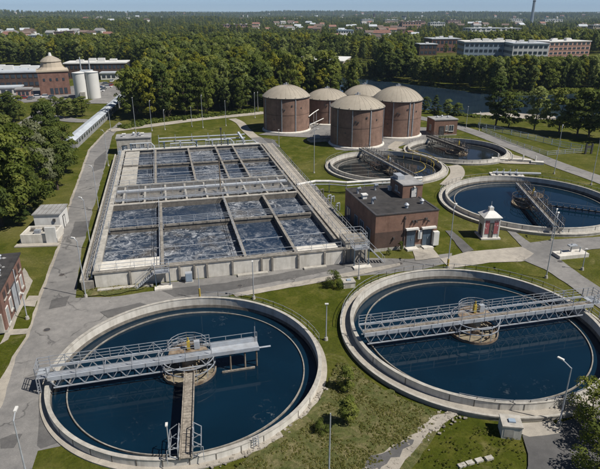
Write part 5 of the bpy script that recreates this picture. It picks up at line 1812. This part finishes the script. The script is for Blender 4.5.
si = thing('silo_group', 'cluster of tall white cylindrical silos beside the storehouse', 'silos', (-97.5, 250.5), R(10))
for x, y, h in ((0.6, 0, 11.2), (5.75, 0.5, 11.4), (3.0, 4.8, 11.4)):
    s = MB().lathe([(2.8, 0), (2.8, h), (0.01, h + 0.5)], 32, c=(x, y), closed=False).build('silo', 'far_white', si)
    MB().lathe([(2.84, h - 0.25), (2.95, h - 0.25), (2.95, h), (2.84, h)], 32, c=(x, y)).build('rim', 'pale_steel', s)
MB().box(1, 6, 1, 4, 11.1, 12.0).build('head_house', 'roof_pale', si)
MB().tube((1.5, 1.5, 11.1), (1.5, 1.5, 17.5), 0.25, n=8).build('stack', 'pale_steel', si)
MB().tube((5.0, 2.5, 11.1), (5.0, 2.5, 16.5), 0.2, n=8).build('stack', 'pale_steel', si)
MB().box(0.5, 2.6, -3.4, -2.2, 0, 3.2).build('loading_hopper', 'concrete', si)

block('factory_hall', 'long factory hall with pale flat roof left of the storehouse', (-169.16, 279.92), R(14), 44, 34, 7.5, 'brick_dark', 'roof_pale', 2, 16, 8, clear=False, units=5)
block('low_annex', 'low white annex in front of the factory hall', (-149.79, 259.01), R(14), 20, 7, 3.0, 'concrete_white', 'roof_pale', 1, 7, 3, clear=False, units=0)
block('brick_offices', 'two storey brick offices behind the silos', (-134.6, 327.9), R(8), 34, 16, 8.2, 'brick_dark', 'far_white', 2, 14, 6, clear=False, units=4)
block('loading_shed', 'low white loading shed right of the brick offices', (-112.8, 322.9), R(8), 9, 7, 3.4, 'far_white', 'roof_pale', 1, 3, 2, clear=False, units=0)
block('small_store', 'small pink store in front of the storehouse', (-127.03, 252.68), R(14), 6, 5, 3.4, 'far_pink', 'roof_grey', 1, 3, 2, clear=False, units=0)

# campus beyond the river
block('campus_block', 'long blue grey three storey campus block beyond the river', (131.85, 467.02), R(-3), 46, 26, 13.0, 'blue_clad', 'far_white', 3, 12, 8, units=7)
block('campus_wing', 'white fronted wing at the right of the campus block', (162.23, 443.18), R(-3), 27, 26, 13.0, 'far_white', 'roof_pale', 3, 7, 8, units=4)
block('office_block', 'pinkish brick office block right of the campus wing', (195.72, 457.2), R(20), 42, 22, 13.5, 'far_pink', 'far_white', 4, 9, 6, band='brick_rosy', units=4)
block('brick_hall', 'reddish flat roofed hall left of the campus block', (122.56, 542.45), R(6), 28, 24, 12, 'brick_red', 'roof_pale', 2, 7, 5, units=3)
block('brick_hall', 'small dark hall with white end before the reddish hall', (105.01, 510.8), R(6), 16, 14, 9, 'brick_dark', 'roof_pale', 2, 4, 3, units=1)
block('white_hall', 'blue topped white hall far behind the digesters', (53.65, 826.01), R(4), 22, 20, 11, 'far_white', 'blue_clad', 2, 6, 4, units=1)
for i, (p, lab) in enumerate((((-8.25, 394.58), 'left long white roofed boathouse across the river'), ((4.12, 394.58), 'middle long white roofed boathouse across the river'), ((16.35, 390.99), 'right long white roofed boathouse across the river'))):
    block('boathouse', lab, p, R(-12), 13, 40, 4.5, 'far_tan', 'far_white', 1, 3, 6, units=0)
# far slab buildings and towers
FAR = (((269.41, 928.93), 60, 11, 'far_white', 'long pale warehouse above the campus block'), ((330.44, 969.08), 36, 10, 'far_tan', 'shorter pale warehouse above the campus wing'),
       ((208.44, 1202.05), 40, 17, 'far_pink', 'long pink apartment block in the far town'), ((288.43, 1306.32), 34, 15, 'far_white', 'white slab right of the pink apartment block'),
       ((283.06, 1476.76), 30, 17, 'far_pink', 'pink slab behind the long pink apartment block'), ((-147.73, 1113.03), 34, 13, 'far_pink', 'pinkish terrace at the wood top left of centre'),
       ((-127.43, 1170.85), 32, 12, 'far_pink', 'second pinkish terrace at the wood top'), ((-303.86, 655.46), 14, 11, 'far_white', 'white house with red base left in the trees'),
       ((-333.77, 796.52), 13, 10, 'far_pink', 'long pinkish house in the trees at left'), ((-333.2, 826.01), 14, 10, 'far_pink', 'second pinkish house right of the long one at left'),
       ((815.36, 2296.98), 60, 22, 'far_white', 'white plant halls left of the tall tower'), ((905.96, 2186.9), 70, 20, 'far_white', 'white plant halls right of the tall tower'),
       ((503.88, 1012.8), 30, 14, 'far_tan', 'pale building at the far right edge'), ((209.33, 1995.47), 40, 18, 'far_white', 'white block in the far centre town'),
       ((244.46, 1697.69), 38, 18, 'far_tan', 'pale block beside the far church tower'), ((459.71, 1834.67), 40, 18, 'far_pink', 'pink block under the far horizon right'))
for p, w, h, mt, lab in FAR:
    x, y = p
    z = float(hfun(np.array(x), np.array(y)))
    block('far_building', lab, p, R(8), w, w * 0.5, h, mt, 'roof_pale' if mt != 'far_pink' else 'roof_brown', 3, 7, 3, z0=z, units=2)
# tall tower and other verticals
def tower(name, label, loc, h, r0, r1, mat):
    z = float(hfun(np.array(loc[0]), np.array(loc[1])))
    t = thing(name, label, 'tower', (*loc, z), 0.3)
    MB().lathe([(r0, -2), (r0 * 0.8, h * 0.5), (r1, h)], 8, closed=False).build('shaft', mat, t)
    MB().lathe([(r1 * 1.15, h - 4), (r1 * 1.15, h + 1), (0.01, h + 1.5)], 8, closed=False).build('head', 'dark_steel', t)
    CLEAR.append((loc[0], loc[1], r0 * 3, h * 0.5))


tower('control_tower', 'tall slender grey tower on the right horizon', (898.84, 2296.98), 88, 6.8, 4.8, 'tower_blue')
tower('church_tower', 'small dark church tower on the centre horizon', (442.03, 3541.64), 34, 9, 7, 'brick_dark')
tower('chimney', 'left thin chimney of a pair on the horizon', (-316.16, 3287.63), 34, 4, 3, 'far_white')
tower('chimney', 'right thin chimney of a pair on the horizon', (-291.2, 3287.63), 34, 4, 3, 'far_white')
tower('tower_block', 'white tower block right of the church tower', (504.75, 2874.86), 30, 12, 11, 'far_white')

# houses scattered through the far town
hg = random.Random(5)


def house_mesh(w, d, h, wall, roof):
    wm = MB().box(-w / 2, w / 2, -d / 2, d / 2, -2, h).mesh('wall', wall)
    r_ = MB()
    a, b, e = w / 2 + 0.5, d / 2 + 0.5, d * 0.33
    r_.v += [(-a, -b, h), (a, -b, h), (a, b, h), (-a, b, h), (-a, 0, h + e), (a, 0, h + e)]
    for q in ((0, 1, 5, 4), (2, 3, 4, 5), (1, 2, 5), (3, 0, 4), (3, 2, 1, 0)):
        r_.face(list(q))
    return wm, r_.mesh('roof', roof)


HM = [house_mesh(13, 10, 8.5, w_, r_) for w_, r_ in (('far_white', 'roof_red'), ('far_white', 'roof_brown'), ('far_pink', 'roof_brown'), ('far_tan', 'roof_pale'), ('far_white', 'roof_grey'))]
HOUSE_SPOTS = [          # metres east, north of the camera mast
    (-34, 1191), (-17, 1087), (-22, 1097), (-102, 1370), (-5, 1246), (-13, 1695), (-63, 1556), (-45, 1294),
    (-119, 1585), (-61, 1100), (-29, 1644), (-26, 1667), (-49, 1680), (-86, 1122), (32, 1483), (107, 1068),
    (30, 1029), (64, 1165), (22, 1038), (72, 1027), (129, 1413), (56, 1527), (24, 1626), (37, 1207),
    (0, 1165), (48, 1404), (107, 1282), (41, 1282), (-120, 4021), (-10, 4119), (-66, 2589), (-264, 2657),
    (-189, 2944), (-406, 4050), (-205, 2465), (-220, 2698), (-18, 2480), (378, 2461), (328, 1805), (217, 1837),
    (382, 1713), (175, 1629), (287, 2491), (322, 1655), (253, 1649), (471, 2554), (434, 2904), (338, 2991),
    (327, 1582), (420, 3341), (537, 2132), (446, 2738), (336, 1749), (397, 2326), (183, 1657), (234, 2198),
    (697, 3049), (347, 1625), (354, 1791), (437, 1639), (361, 1325), (469, 1622), (493, 1320), (600, 1622),
    (438, 1400), (555, 1787), (593, 1966), (372, 1241), (543, 1475), (544, 1736), (478, 1809), (456, 1311),
    (405, 1362), (-391, 851), (-380, 813), (-412, 845), (-493, 1002), (-393, 854), (-356, 720), (-434, 928),
    (-487, 953), (-429, 866), (-331, 852), (-315, 859), (-367, 912), (-302, 849), (-340, 844), (-305, 896),
    (-265, 809), (-365, 957), (-359, 846), (666, 1324), (555, 1159), (775, 1611), (608, 1248), (651, 1369),
    (532, 1127), (548, 1159), (665, 1625), (151, 961), (131, 949), (209, 1213), (179, 1124), (144, 1167),
    (167, 1144), (165, 1216), (168, 1058), (168, 981), (-498, 1670), (-797, 2358), (-683, 2349), (-556, 1743),
    (-930, 3391), (-742, 3170), (757, 5493), (464, 3156), (1037, 5015), (829, 4033), (670, 7185), (652, 4331),
    (760, 3135), (833, 5417), (2077, 9214), (118, 4323), (1118, 7201), (527, 3308), (470, 4947), (333, 5826),
    (1288, 5240), (792, 3256), (913, 6070), (1147, 4626), (591, 5629), (1156, 4647), (341, 4718), (127, 4107),
    (651, 5815), (686, 3470), (15, 4463), (222, 3207), (2611, 5802), (2153, 6727), (2720, 5413), (1751, 4308),
    (1565, 3761), (3164, 7189), (2382, 5356), (1977, 5103), (1330, 4056), (1828, 4939), (1681, 3809), (1504, 5743),
    (1060, 2875), (1904, 3989), (824, 3209), (1397, 3868), (1581, 3658), (1083, 2886), (-1062, 6841), (-321, 8586),
    (-835, 4698), (-1104, 4677), (-506, 6562), (-878, 4870), (-208, 9234), (-775, 5879), (-926, 7306), (-1217, 5692),
    (-489, 10307), (-921, 4733), (-281, 5333), (-1253, 5089), (-476, 1837), (-1920, 5852), (-1232, 4209), (-653, 1901),
    (-1592, 4891), (-845, 1951), (-1198, 2555), (-1866, 4655), (-2061, 5925), (-1594, 3329), (-2795, 5738), (-815, 2256),
    (166, 889), (99, 841), (115, 799), (162, 826), (45, 754), (57, 768), (92, 713), (105, 770),
]
for x, y in HOUSE_SPOTS:
    dist_, bear_ = math.hypot(x, y), x / y
    z = float(hfun(np.array(x), np.array(y)))
    wm, rm_ = hg.choice(HM)
    kind_ = HM.index((wm, rm_))
    where = 'left of the wood' if bear_ < -0.17 else ('above the digesters' if bear_ < 0.05 else ('in the far centre' if bear_ < 0.26 else 'above the campus'))
    t = thing('house', ('white house with reddish roof', 'white house with brown roof', 'pink house with brown roof', 'tan house with pale roof', 'white house with grey roof')[kind_] + ' among the far town trees ' + where, 'house', (x, y, z), hg.uniform(-0.6, 0.6), 'houses of the far town')
    s = hg.uniform(0.75, 1.15) * (1.0 + 0.27 * max(0.0, math.log2(dist_ / 1085.0)))
    share('wall', wm, t, scale=(s, s, s))
    share('roof', rm_, t, scale=(s, s, s))
    CLEAR.append((x, y, 13 * s, 8 * s))

# ---- woodland points
def woodland():
    g = np.random.default_rng(3)
    P = []
    for d0, d1, sp in ((150, 420, 4.9), (420, 800, 7.5), (800, 1600, 12.0), (1600, 3200, 19.0), (3200, 7000, 34.0), (7000, 13000, 60.0)):
        half = math.tan(R(31.5)) * d1 + 30
        nx, ny = int(2 * half / sp), int((d1 - d0) / sp)
        X, Y = np.meshgrid(np.linspace(-half, half, nx), np.linspace(d0, d1, ny))
        X = X + g.uniform(-.45, .45, X.shape) * sp
        Y = Y + g.uniform(-.45, .45, Y.shape) * sp
        X, Y = X.ravel(), Y.ravel()
        k = np.abs(X) < Y * math.tan(R(31.0)) + 25
        X, Y = X[k], Y[k]
        P.append(np.stack([X, Y, np.full(X.shape, sp)], 1))
    P = np.concatenate(P)
    x, y, sp = P.T
    keep = ~inside(PLANT, x, y) & ~inside(TOWN, x, y) & ~inside(MEADOW, x, y) & (river_dist(x, y) > 33)
    n = fnoise(x, y, 170, 1.0)
    keep &= (n > -0.62) | (y < 420)
    sc = 0.98 + 0.14 * fnoise(x, y, 45, 2.0) + g.uniform(-0.26, 0.22, x.shape)
    # town zones: lower garden trees
    townish = (y > 560) & (fnoise(x, y, 420, 4.0) > -0.25)
    sc = np.where(townish, sc * g.uniform(0.42, 0.8, x.shape), sc)
    keep &= ~((y > 560) & (fnoise(x, y, 120, 6.0) + 0.5 * fnoise(x, y, 47, 9.0) > 0.62))
    for cx, cy, hw, hh in CLEAR:
        d = math.hypot(cx, cy)
        ux, uy = cx / d, cy / d
        al = (x - cx) * ux + (y - cy) * uy
        ac = np.abs(-(x - cx) * uy + (y - cy) * ux)
        near = (al > -hw * 1.05) & (al < hw * 1.05) & (ac < hw * 1.05)
        keep &= ~near
        front = (ac < hw * 0.95) & (al > -(70 + 0.12 * d)) & (al <= -hw * 1.0)
        sc = np.where(front, np.minimum(sc, 0.22 + 0.02 * hh + 0.0002 * d), sc)
    sc = sc * np.where(sp > 30, 1.5, np.where(sp > 15, 1.2, 1.0))
    x, y, sc = x[keep], y[keep], sc[keep]
    # along the river banks big old trees
    rd = river_dist(x, y)
    sc = np.where((rd < 70) & (y > 240), sc * 1.12, sc)
    # the far river bank before the campus keeps to lower trees
    tx = x / (y * 0.927 + 13.5)
    camp = (tx > 0.20) & (y < 520) & (y > 225)
    cap = (36 - y * 0.072) / 16.0
    sc = np.where(camp, np.minimum(sc, cap * g.uniform(0.85, 1.08, x.shape)), sc)
    ok = sc > 0.17
    x, y, sc = x[ok], y[ok], sc[ok]
    z = hfun(x, y)
    var = g.choice(6, x.shape, p=[0.20, 0.17, 0.15, 0.22, 0.12, 0.14])
    rot = g.uniform(0, 2 * PI, x.shape)
    wide = g.uniform(0.60, 1.05, x.shape)
    return x, y, z, sc, var, rot, wide


wx, wy, wz, wsc, wvar, wrot, wwide = woodland()
order = np.argsort(np.hypot(wx, wy))
KEYS = ['wood_a', 'wood_b', 'wood_c', 'wood_d', 'wood_e', 'wood_f']
LBL = ['rounded mid green tree along the edge of the wood', 'dark oval tree along the edge of the wood', 'yellow green tree along the edge of the wood', 'upright pale green tree along the edge of the wood', 'pointed dark tree along the edge of the wood', 'broad green tree along the edge of the wood']
protos = {}
NIND = 280
for i in order[:NIND]:
    k = int(wvar[i])
    bear = wx[i] / (wy[i] * 0.927 + 13.5)
    where = 'behind the basins' if bear < -0.07 else ('behind the digesters' if bear < 0.2 else 'across the river')
    if bear < -0.31:
        where = 'left of the gallery'
    t = thing('tree', LBL[k].replace('along the edge of the wood', 'at the edge of the wood ') + where, 'tree', (float(wx[i]), float(wy[i]), float(wz[i])), float(wrot[i]), 'trees at the edge of the wood')
    s, w_ = float(wsc[i]), float(wwide[i])
    tm, cm, h0 = KIND[KEYS[k]]
    share('trunk', tm, t, scale=(s * w_, s * w_, s))
    c = share('crown', cm, t, scale=(s * w_, s * w_, s))
rest = order[NIND:]

# one mass for all the wood behind: points carrying instances of the same crowns
me = bpy.data.meshes.new('woodland')
me.vertices.add(len(rest))
me.vertices.foreach_set('co', np.stack([wx[rest], wy[rest], wz[rest]], 1).ravel())
for nm, arr, ty in (('sc', wsc[rest], 'FLOAT'), ('wd', wwide[rest], 'FLOAT'), ('rt', wrot[rest], 'FLOAT'), ('vr', wvar[rest], 'INT')):
    at = me.attributes.new(nm, ty, 'POINT')
    at.data.foreach_set('value', arr.astype(np.int32 if ty == 'INT' else np.float32))
me.update()
wo = bpy.data.objects.new('woodland', me)
COL.objects.link(wo)
structure(wo, 'stuff', 'unbroken mass of woodland stretching to the horizon')
ng = bpy.data.node_groups.new('woodland', 'GeometryNodeTree')
ng.interface.new_socket('Geometry', in_out='INPUT', socket_type='NodeSocketGeometry')
ng.interface.new_socket('Geometry', in_out='OUTPUT', socket_type='NodeSocketGeometry')
gi, go = ng.nodes.new('NodeGroupInput'), ng.nodes.new('NodeGroupOutput')
m2p = ng.nodes.new('GeometryNodeMeshToPoints')
iop = ng.nodes.new('GeometryNodeInstanceOnPoints')
join = ng.nodes.new('GeometryNodeJoinGeometry')
# reference crowns that stand in the scene: the first individual tree of each kind
for k in reversed(range(6)):
    src_o = next((o for o in bpy.data.objects if o.name.startswith('crown') and o.data is KIND[KEYS[k]][1]), None)
    oi = ng.nodes.new('GeometryNodeObjectInfo')
    oi.transform_space = 'ORIGINAL'
    oi.inputs['As Instance'].default_value = True
    oi.inputs['Object'].default_value = src_o
    ng.links.new(oi.outputs['Geometry'], join.inputs[0])


def named(nm, ty):
    a = ng.nodes.new('GeometryNodeInputNamedAttribute')
    a.data_type = ty
    a.inputs['Name'].default_value = nm
    return a.outputs['Attribute']


ng.links.new(gi.outputs[0], m2p.inputs['Mesh'])
ng.links.new(m2p.outputs[0], iop.inputs['Points'])
ng.links.new(join.outputs[0], iop.inputs['Instance'])
iop.inputs['Pick Instance'].default_value = True
ng.links.new(named('vr', 'INT'), iop.inputs['Instance Index'])
cx = ng.nodes.new('ShaderNodeCombineXYZ')
ng.links.new(named('rt', 'FLOAT'), cx.inputs['Z'])
ng.links.new(cx.outputs[0], iop.inputs['Rotation'])
mu = ng.nodes.new('ShaderNodeMath')
mu.operation = 'MULTIPLY'
ng.links.new(named('sc', 'FLOAT'), mu.inputs[0])
ng.links.new(named('wd', 'FLOAT'), mu.inputs[1])
cs = ng.nodes.new('ShaderNodeCombineXYZ')
ng.links.new(mu.outputs[0], cs.inputs['X'])
ng.links.new(mu.outputs[0], cs.inputs['Y'])
ng.links.new(named('sc', 'FLOAT'), cs.inputs['Z'])
ng.links.new(cs.outputs[0], iop.inputs['Scale'])
ng.links.new(iop.outputs[0], go.inputs[0])
md = wo.modifiers.new('instances', 'NODES')
md.node_group = ng
print('woodland', len(rest))

# ------------------------------------------------------------------ cars in the parking lots
def car_proto(mat):
    b = MB()
    b.prism([(-2.1, -0.85), (2.1, -0.85), (2.2, -0.6), (2.2, 0.6), (2.1, 0.85), (-2.1, 0.85), (-2.2, 0.6), (-2.2, -0.6)], 0.3, 0.85)
    body = b.mesh('body', mat)
    c = MB()
    c.v += [(-1.7, -0.8, 0.85), (1.2, -0.8, 0.85), (1.2, 0.8, 0.85), (-1.7, 0.8, 0.85), (-1.2, -0.65, 1.45), (0.5, -0.65, 1.45), (0.5, 0.65, 1.45), (-1.2, 0.65, 1.45)]
    for q in ((0, 1, 5, 4), (1, 2, 6, 5), (2, 3, 7, 6), (3, 0, 4, 7)):
        c.face(list(q))
    cabin = c.mesh('windows', 'glass')
    rf__ = MB().box(-1.22, 0.52, -0.67, 0.67, 1.452, 1.5).mesh('roof', mat)
    wl = MB().tube((0, -0.12, 0), (0, 0.12, 0), 0.33, n=12).mesh('wheel', 'tyre')
    return body, cabin, rf__, wl


CARS = {k: car_proto('car_' + k) for k in ('white', 'grey', 'red', 'blue')}


def car(col, loc, rz, label):
    t = thing('parked_car', label, 'car', loc, rz, 'cars parked by the factory')
    b, c, r_, w_ = CARS[col]
    share('body', b, t)
    share('windows', c, t)
    share('roof', r_, t)
    for x in (-1.35, 1.35):
        for y in (-0.8, 0.8):
            share('wheel', w_, t, (x, y, 0.33))


for i, (p, c) in enumerate((((-117.6, 252.68), 'white'), ((-118.69, 248.13), 'grey'), ((-122.47, 249.63), 'red'), ((-122.34, 243.73), 'grey'), ((-126.51, 245.18), 'white'), ((-128.41, 243.73), 'blue'), ((-114.67, 254.24), 'white'), ((-111.32, 252.68), 'grey'),
                            ((-96.46, 272.6), 'white'), ((-96.94, 279.92), 'grey'), ((-97.45, 287.62), 'white'), ((-98.5, 295.73), 'red'), ((-102.48, 299.95), 'grey'), ((-103.54, 313.33), 'white'), ((-102.52, 287.62), 'blue'))):
    car(c, p, R(14 + 80 * (i % 2)), c + (' car parked before the storehouse' if i < 8 else ' car parked right of the silos'))

# ------------------------------------------------------------------ loose ground detail
def scatter_stuff(name, label, pts, maker, mat):
    m = MB()
    for p in pts:
        maker(m, p)
    return structure(m.build(name, mat), 'stuff', label)


rg = random.Random(12)


def stone(m, p):
    s = 0.03 + 0.15 * rg.random() ** 4
    M = Matrix.Translation((p[0], p[1], 0.12 + s * 0.15)) @ Matrix.Rotation(rg.uniform(0, 6), 4, 'Z') @ Matrix.Rotation(rg.uniform(-.4, .4), 4, 'X')
    m.box(-s, s, -s * 0.7, s * 0.7, -s * 0.35, s * 0.35, M)


def along(line, n, sp):
    L = smooth_line(line, 8)
    out = []
    for _ in range(n):
        a = rg.randrange(len(L) - 1)
        t = rg.random()
        out.append((L[a][0] * (1 - t) + L[a + 1][0] * t + rg.gauss(0, sp), L[a][1] * (1 - t) + L[a + 1][1] * t + rg.gauss(0, sp)))
    return out


scatter_stuff('rubble', 'loose pale rubble along the broken track', along([(5.99, 35.01), (9.78, 38.41), (13.24, 41.77), (14.66, 42.89)], 260, 0.5), stone, 'rubble')
scatter_stuff('rubble', 'loose pale stones beside the left tank walkway', along([(-7.65, 36.09), (-3.39, 38.53), (0.0, 42.32), (2.68, 46.85)], 150, 0.22), stone, 'rubble')
scatter_stuff('rubble', 'pale stones at the foot of the basin wall', along([(-30.08, 68.75), (-27.58, 69.66), (-24.84, 69.97)], 70, 0.35), stone, 'rubble')
for i, p in enumerate(((13.84, 36.32), (14.6, 36.6), (15.46, 36.88), (16.4, 37.11))):
    t = thing('stepping_slab', 'pale concrete slab in the short row at the bottom edge', 'slab', p, R(20), 'slabs laid in the grass')
    MB().box(-0.36, 0.34, -0.2, 0.22, 0, 0.17 + 0.01 * i).build('slab', 'concrete', t)

for p, lab in (((-30.84, 58.03), 'round iron manhole cover in the left road near the tank'), ((-35.07, 73.18), 'round iron manhole cover in the left road by the basin corner'), ((-8.49, 69.66), 'round iron manhole cover in the cross road below the basin'),
               ((15.41, 77.18), 'round iron manhole cover before the brick building doors'), ((40.3, 77.73), 'round iron manhole cover at the side road bend'), ((24.36, 38.78), 'round iron manhole cover in the lower right asphalt')):
    t = thing('manhole_cover', lab, 'manhole cover', (*p, 0.135 if 'lower' in lab else (0.105 if 'bend' in lab else 0.05)), 0)
    MB().lathe([(0.42, -0.05), (0.42, 0.0), (0.36, 0.006)], 20, closed=False).build('frame', 'concrete_dark', t)
    MB().lathe([(0.36, 0.004), (0.01, 0.012)], 20, closed=False).build('lid', 'dark_steel', t)

# weeds: small leafy tufts over the rough bank
def tufts(name, label, pts, mat, size):
    g = np.random.default_rng(len(pts))
    P = np.array(pts)
    n = 26
    N_ = len(P) * n
    s0 = size * g.uniform(0.5, 1.4, len(P))
    c = np.repeat(P, n, 0)
    ss = np.repeat(s0, n)
    d = g.normal(size=(N_, 3))
    d /= np.linalg.norm(d, axis=1)[:, None]
    d[:, 2] = np.abs(d[:, 2])
    ctr = np.c_[c, np.full(N_, 0.13)] + d * ss[:, None] * np.array([1, 1, 0.8]) * g.uniform(0.4, 1, N_)[:, None]
    s = np.cross(d, g.normal(size=(N_, 3)))
    s /= np.linalg.norm(s, axis=1)[:, None]
    t = np.cross(d + g.normal(scale=.5, size=(N_, 3)), s)
    t /= np.linalg.norm(t, axis=1)[:, None]
    sz = (ss * 0.42)[:, None]
    v = np.stack([ctr - s * sz, ctr - t * sz * 0.7, ctr + s * sz, ctr + t * sz * 0.7], 1)
    me = bpy.data.meshes.new(name)
    me.vertices.add(N_ * 4)
    me.vertices.foreach_set('co', v.ravel())
    me.loops.add(N_ * 4)
    me.loops.foreach_set('vertex_index', np.arange(N_ * 4, dtype=np.int32))
    me.polygons.add(N_)
    me.polygons.foreach_set('loop_start', np.arange(0, N_ * 4, 4, dtype=np.int32))
    me.polygons.foreach_set('loop_total', np.full(N_, 4, dtype=np.int32))
    a = me.attributes.new('tint', 'FLOAT', 'FACE')
    a.data.foreach_set('value', np.clip(np.repeat(g.uniform(0, 1, len(P)), n) + g.uniform(-.15, .15, N_), 0, 1).astype(np.float32))
    me.update()
    me.materials.append(MATS[mat])
    o = bpy.data.objects.new(name, me)
    COL.objects.link(o)
    structure(o, 'stuff', label)


def in_poly(poly, n, seed):
    g = np.random.default_rng(seed)
    P = np.array(poly)
    lo, hi = P.min(0), P.max(0)
    out = np.zeros((0, 2))
    while len(out) < n:
        q = g.uniform(lo, hi, (n * 3, 2))
        k = inside(poly, q[:, 0], q[:, 1])
        for c, r_ in ((C1, 15.6), (C2, 16.3)):
            k &= np.hypot(q[:, 0] - c[0], q[:, 1] - c[1]) > r_
        k &= (fnoise(q[:, 0], q[:, 1], 1.6, 2.2) + g.normal(0, .35, len(q))) > 0.05
        out = np.concatenate([out, q[k]])
    return out[:n]


BANK = [(0.0, 41.77), (2.53, 45.73), (3.99, 51.41), (6.1, 50.3), (7.8, 47.34), (11.78, 43.9), (14.14, 42.32), (11.08, 40.43), (6.1, 35.87), (2.38, 32.78), (-5.39, 34.8), (-5.55, 36.32), (-2.67, 38.53)]
tufts('weeds', 'rough weeds covering the bank between the front tanks', in_poly(BANK, 3000, 4), 'weed_leaves', 0.11)
tufts('weeds', 'weeds along the foot of the basin front wall', in_poly([(-30.89, 69.06), (-27.07, 70.28), (-21.74, 70.6), (-21.42, 69.36), (-27.49, 67.28)], 160, 6), 'weed_leaves', 0.18)
tufts('weeds', 'weeds on the grass below the right tank', in_poly([(8.49, 35.98), (14.12, 41.49), (18.56, 40.69), (20.42, 38.78), (19.1, 35.98)], 260, 8), 'weed_leaves', 0.08)
tufts('riverside_brush', 'low brush along the near edge of the wood', np.array(along([(-57.32, 183.87), (-52.47, 193.7), (-36.8, 204.56), (-17.47, 216.61)], 260, 1.2)), 'leaves', 1.0)
tufts('riverside_brush', 'low brush along the near river bank', np.array(along([(46.83, 217.77), (58.15, 208.79), (72.24, 200.48), (89.73, 190.92), (99.98, 183.87)], 200, 1.0)), 'leaves', 0.8)

far_bank = []
for (x0, y0), (x1, y1) in zip(RIVER_C, RIVER_C[1:]):
    L = math.hypot(x1 - x0, y1 - y0)
    nx, ny = -(y1 - y0) / L, (x1 - x0) / L
    for _ in range(max(1, int(L * 0.9))):
        t = rg.random()
        o = 31.5 + abs(rg.gauss(0, 2.2))
        far_bank.append((x0 + (x1 - x0) * t + nx * o, y0 + (y1 - y0) * t + ny * o))
tufts('riverside_brush', 'dark brush lining the far river bank', np.array(far_bank), 'leaves_dark', 1.5)

# ------------------------------------------------------------------ haze
hz = MB().box(-16000, 16000, -200, 15000, -40, 190).build('haze', None)
m = bpy.data.materials.new('haze')
m.use_nodes = True
nt = m.node_tree
nt.nodes.remove(nt.nodes['Principled BSDF'])
pv = nt.nodes.new('ShaderNodeVolumePrincipled')
pv.inputs['Color'].default_value = (0.52, 0.72, 0.98, 1)
pv.inputs['Density'].default_value = 0.00007
nt.links.new(pv.outputs[0], nt.nodes['Material Output'].inputs['Volume'])
hz.data.materials.append(m)
structure(hz, 'stuff', 'thin pale blue haze over the whole landscape')
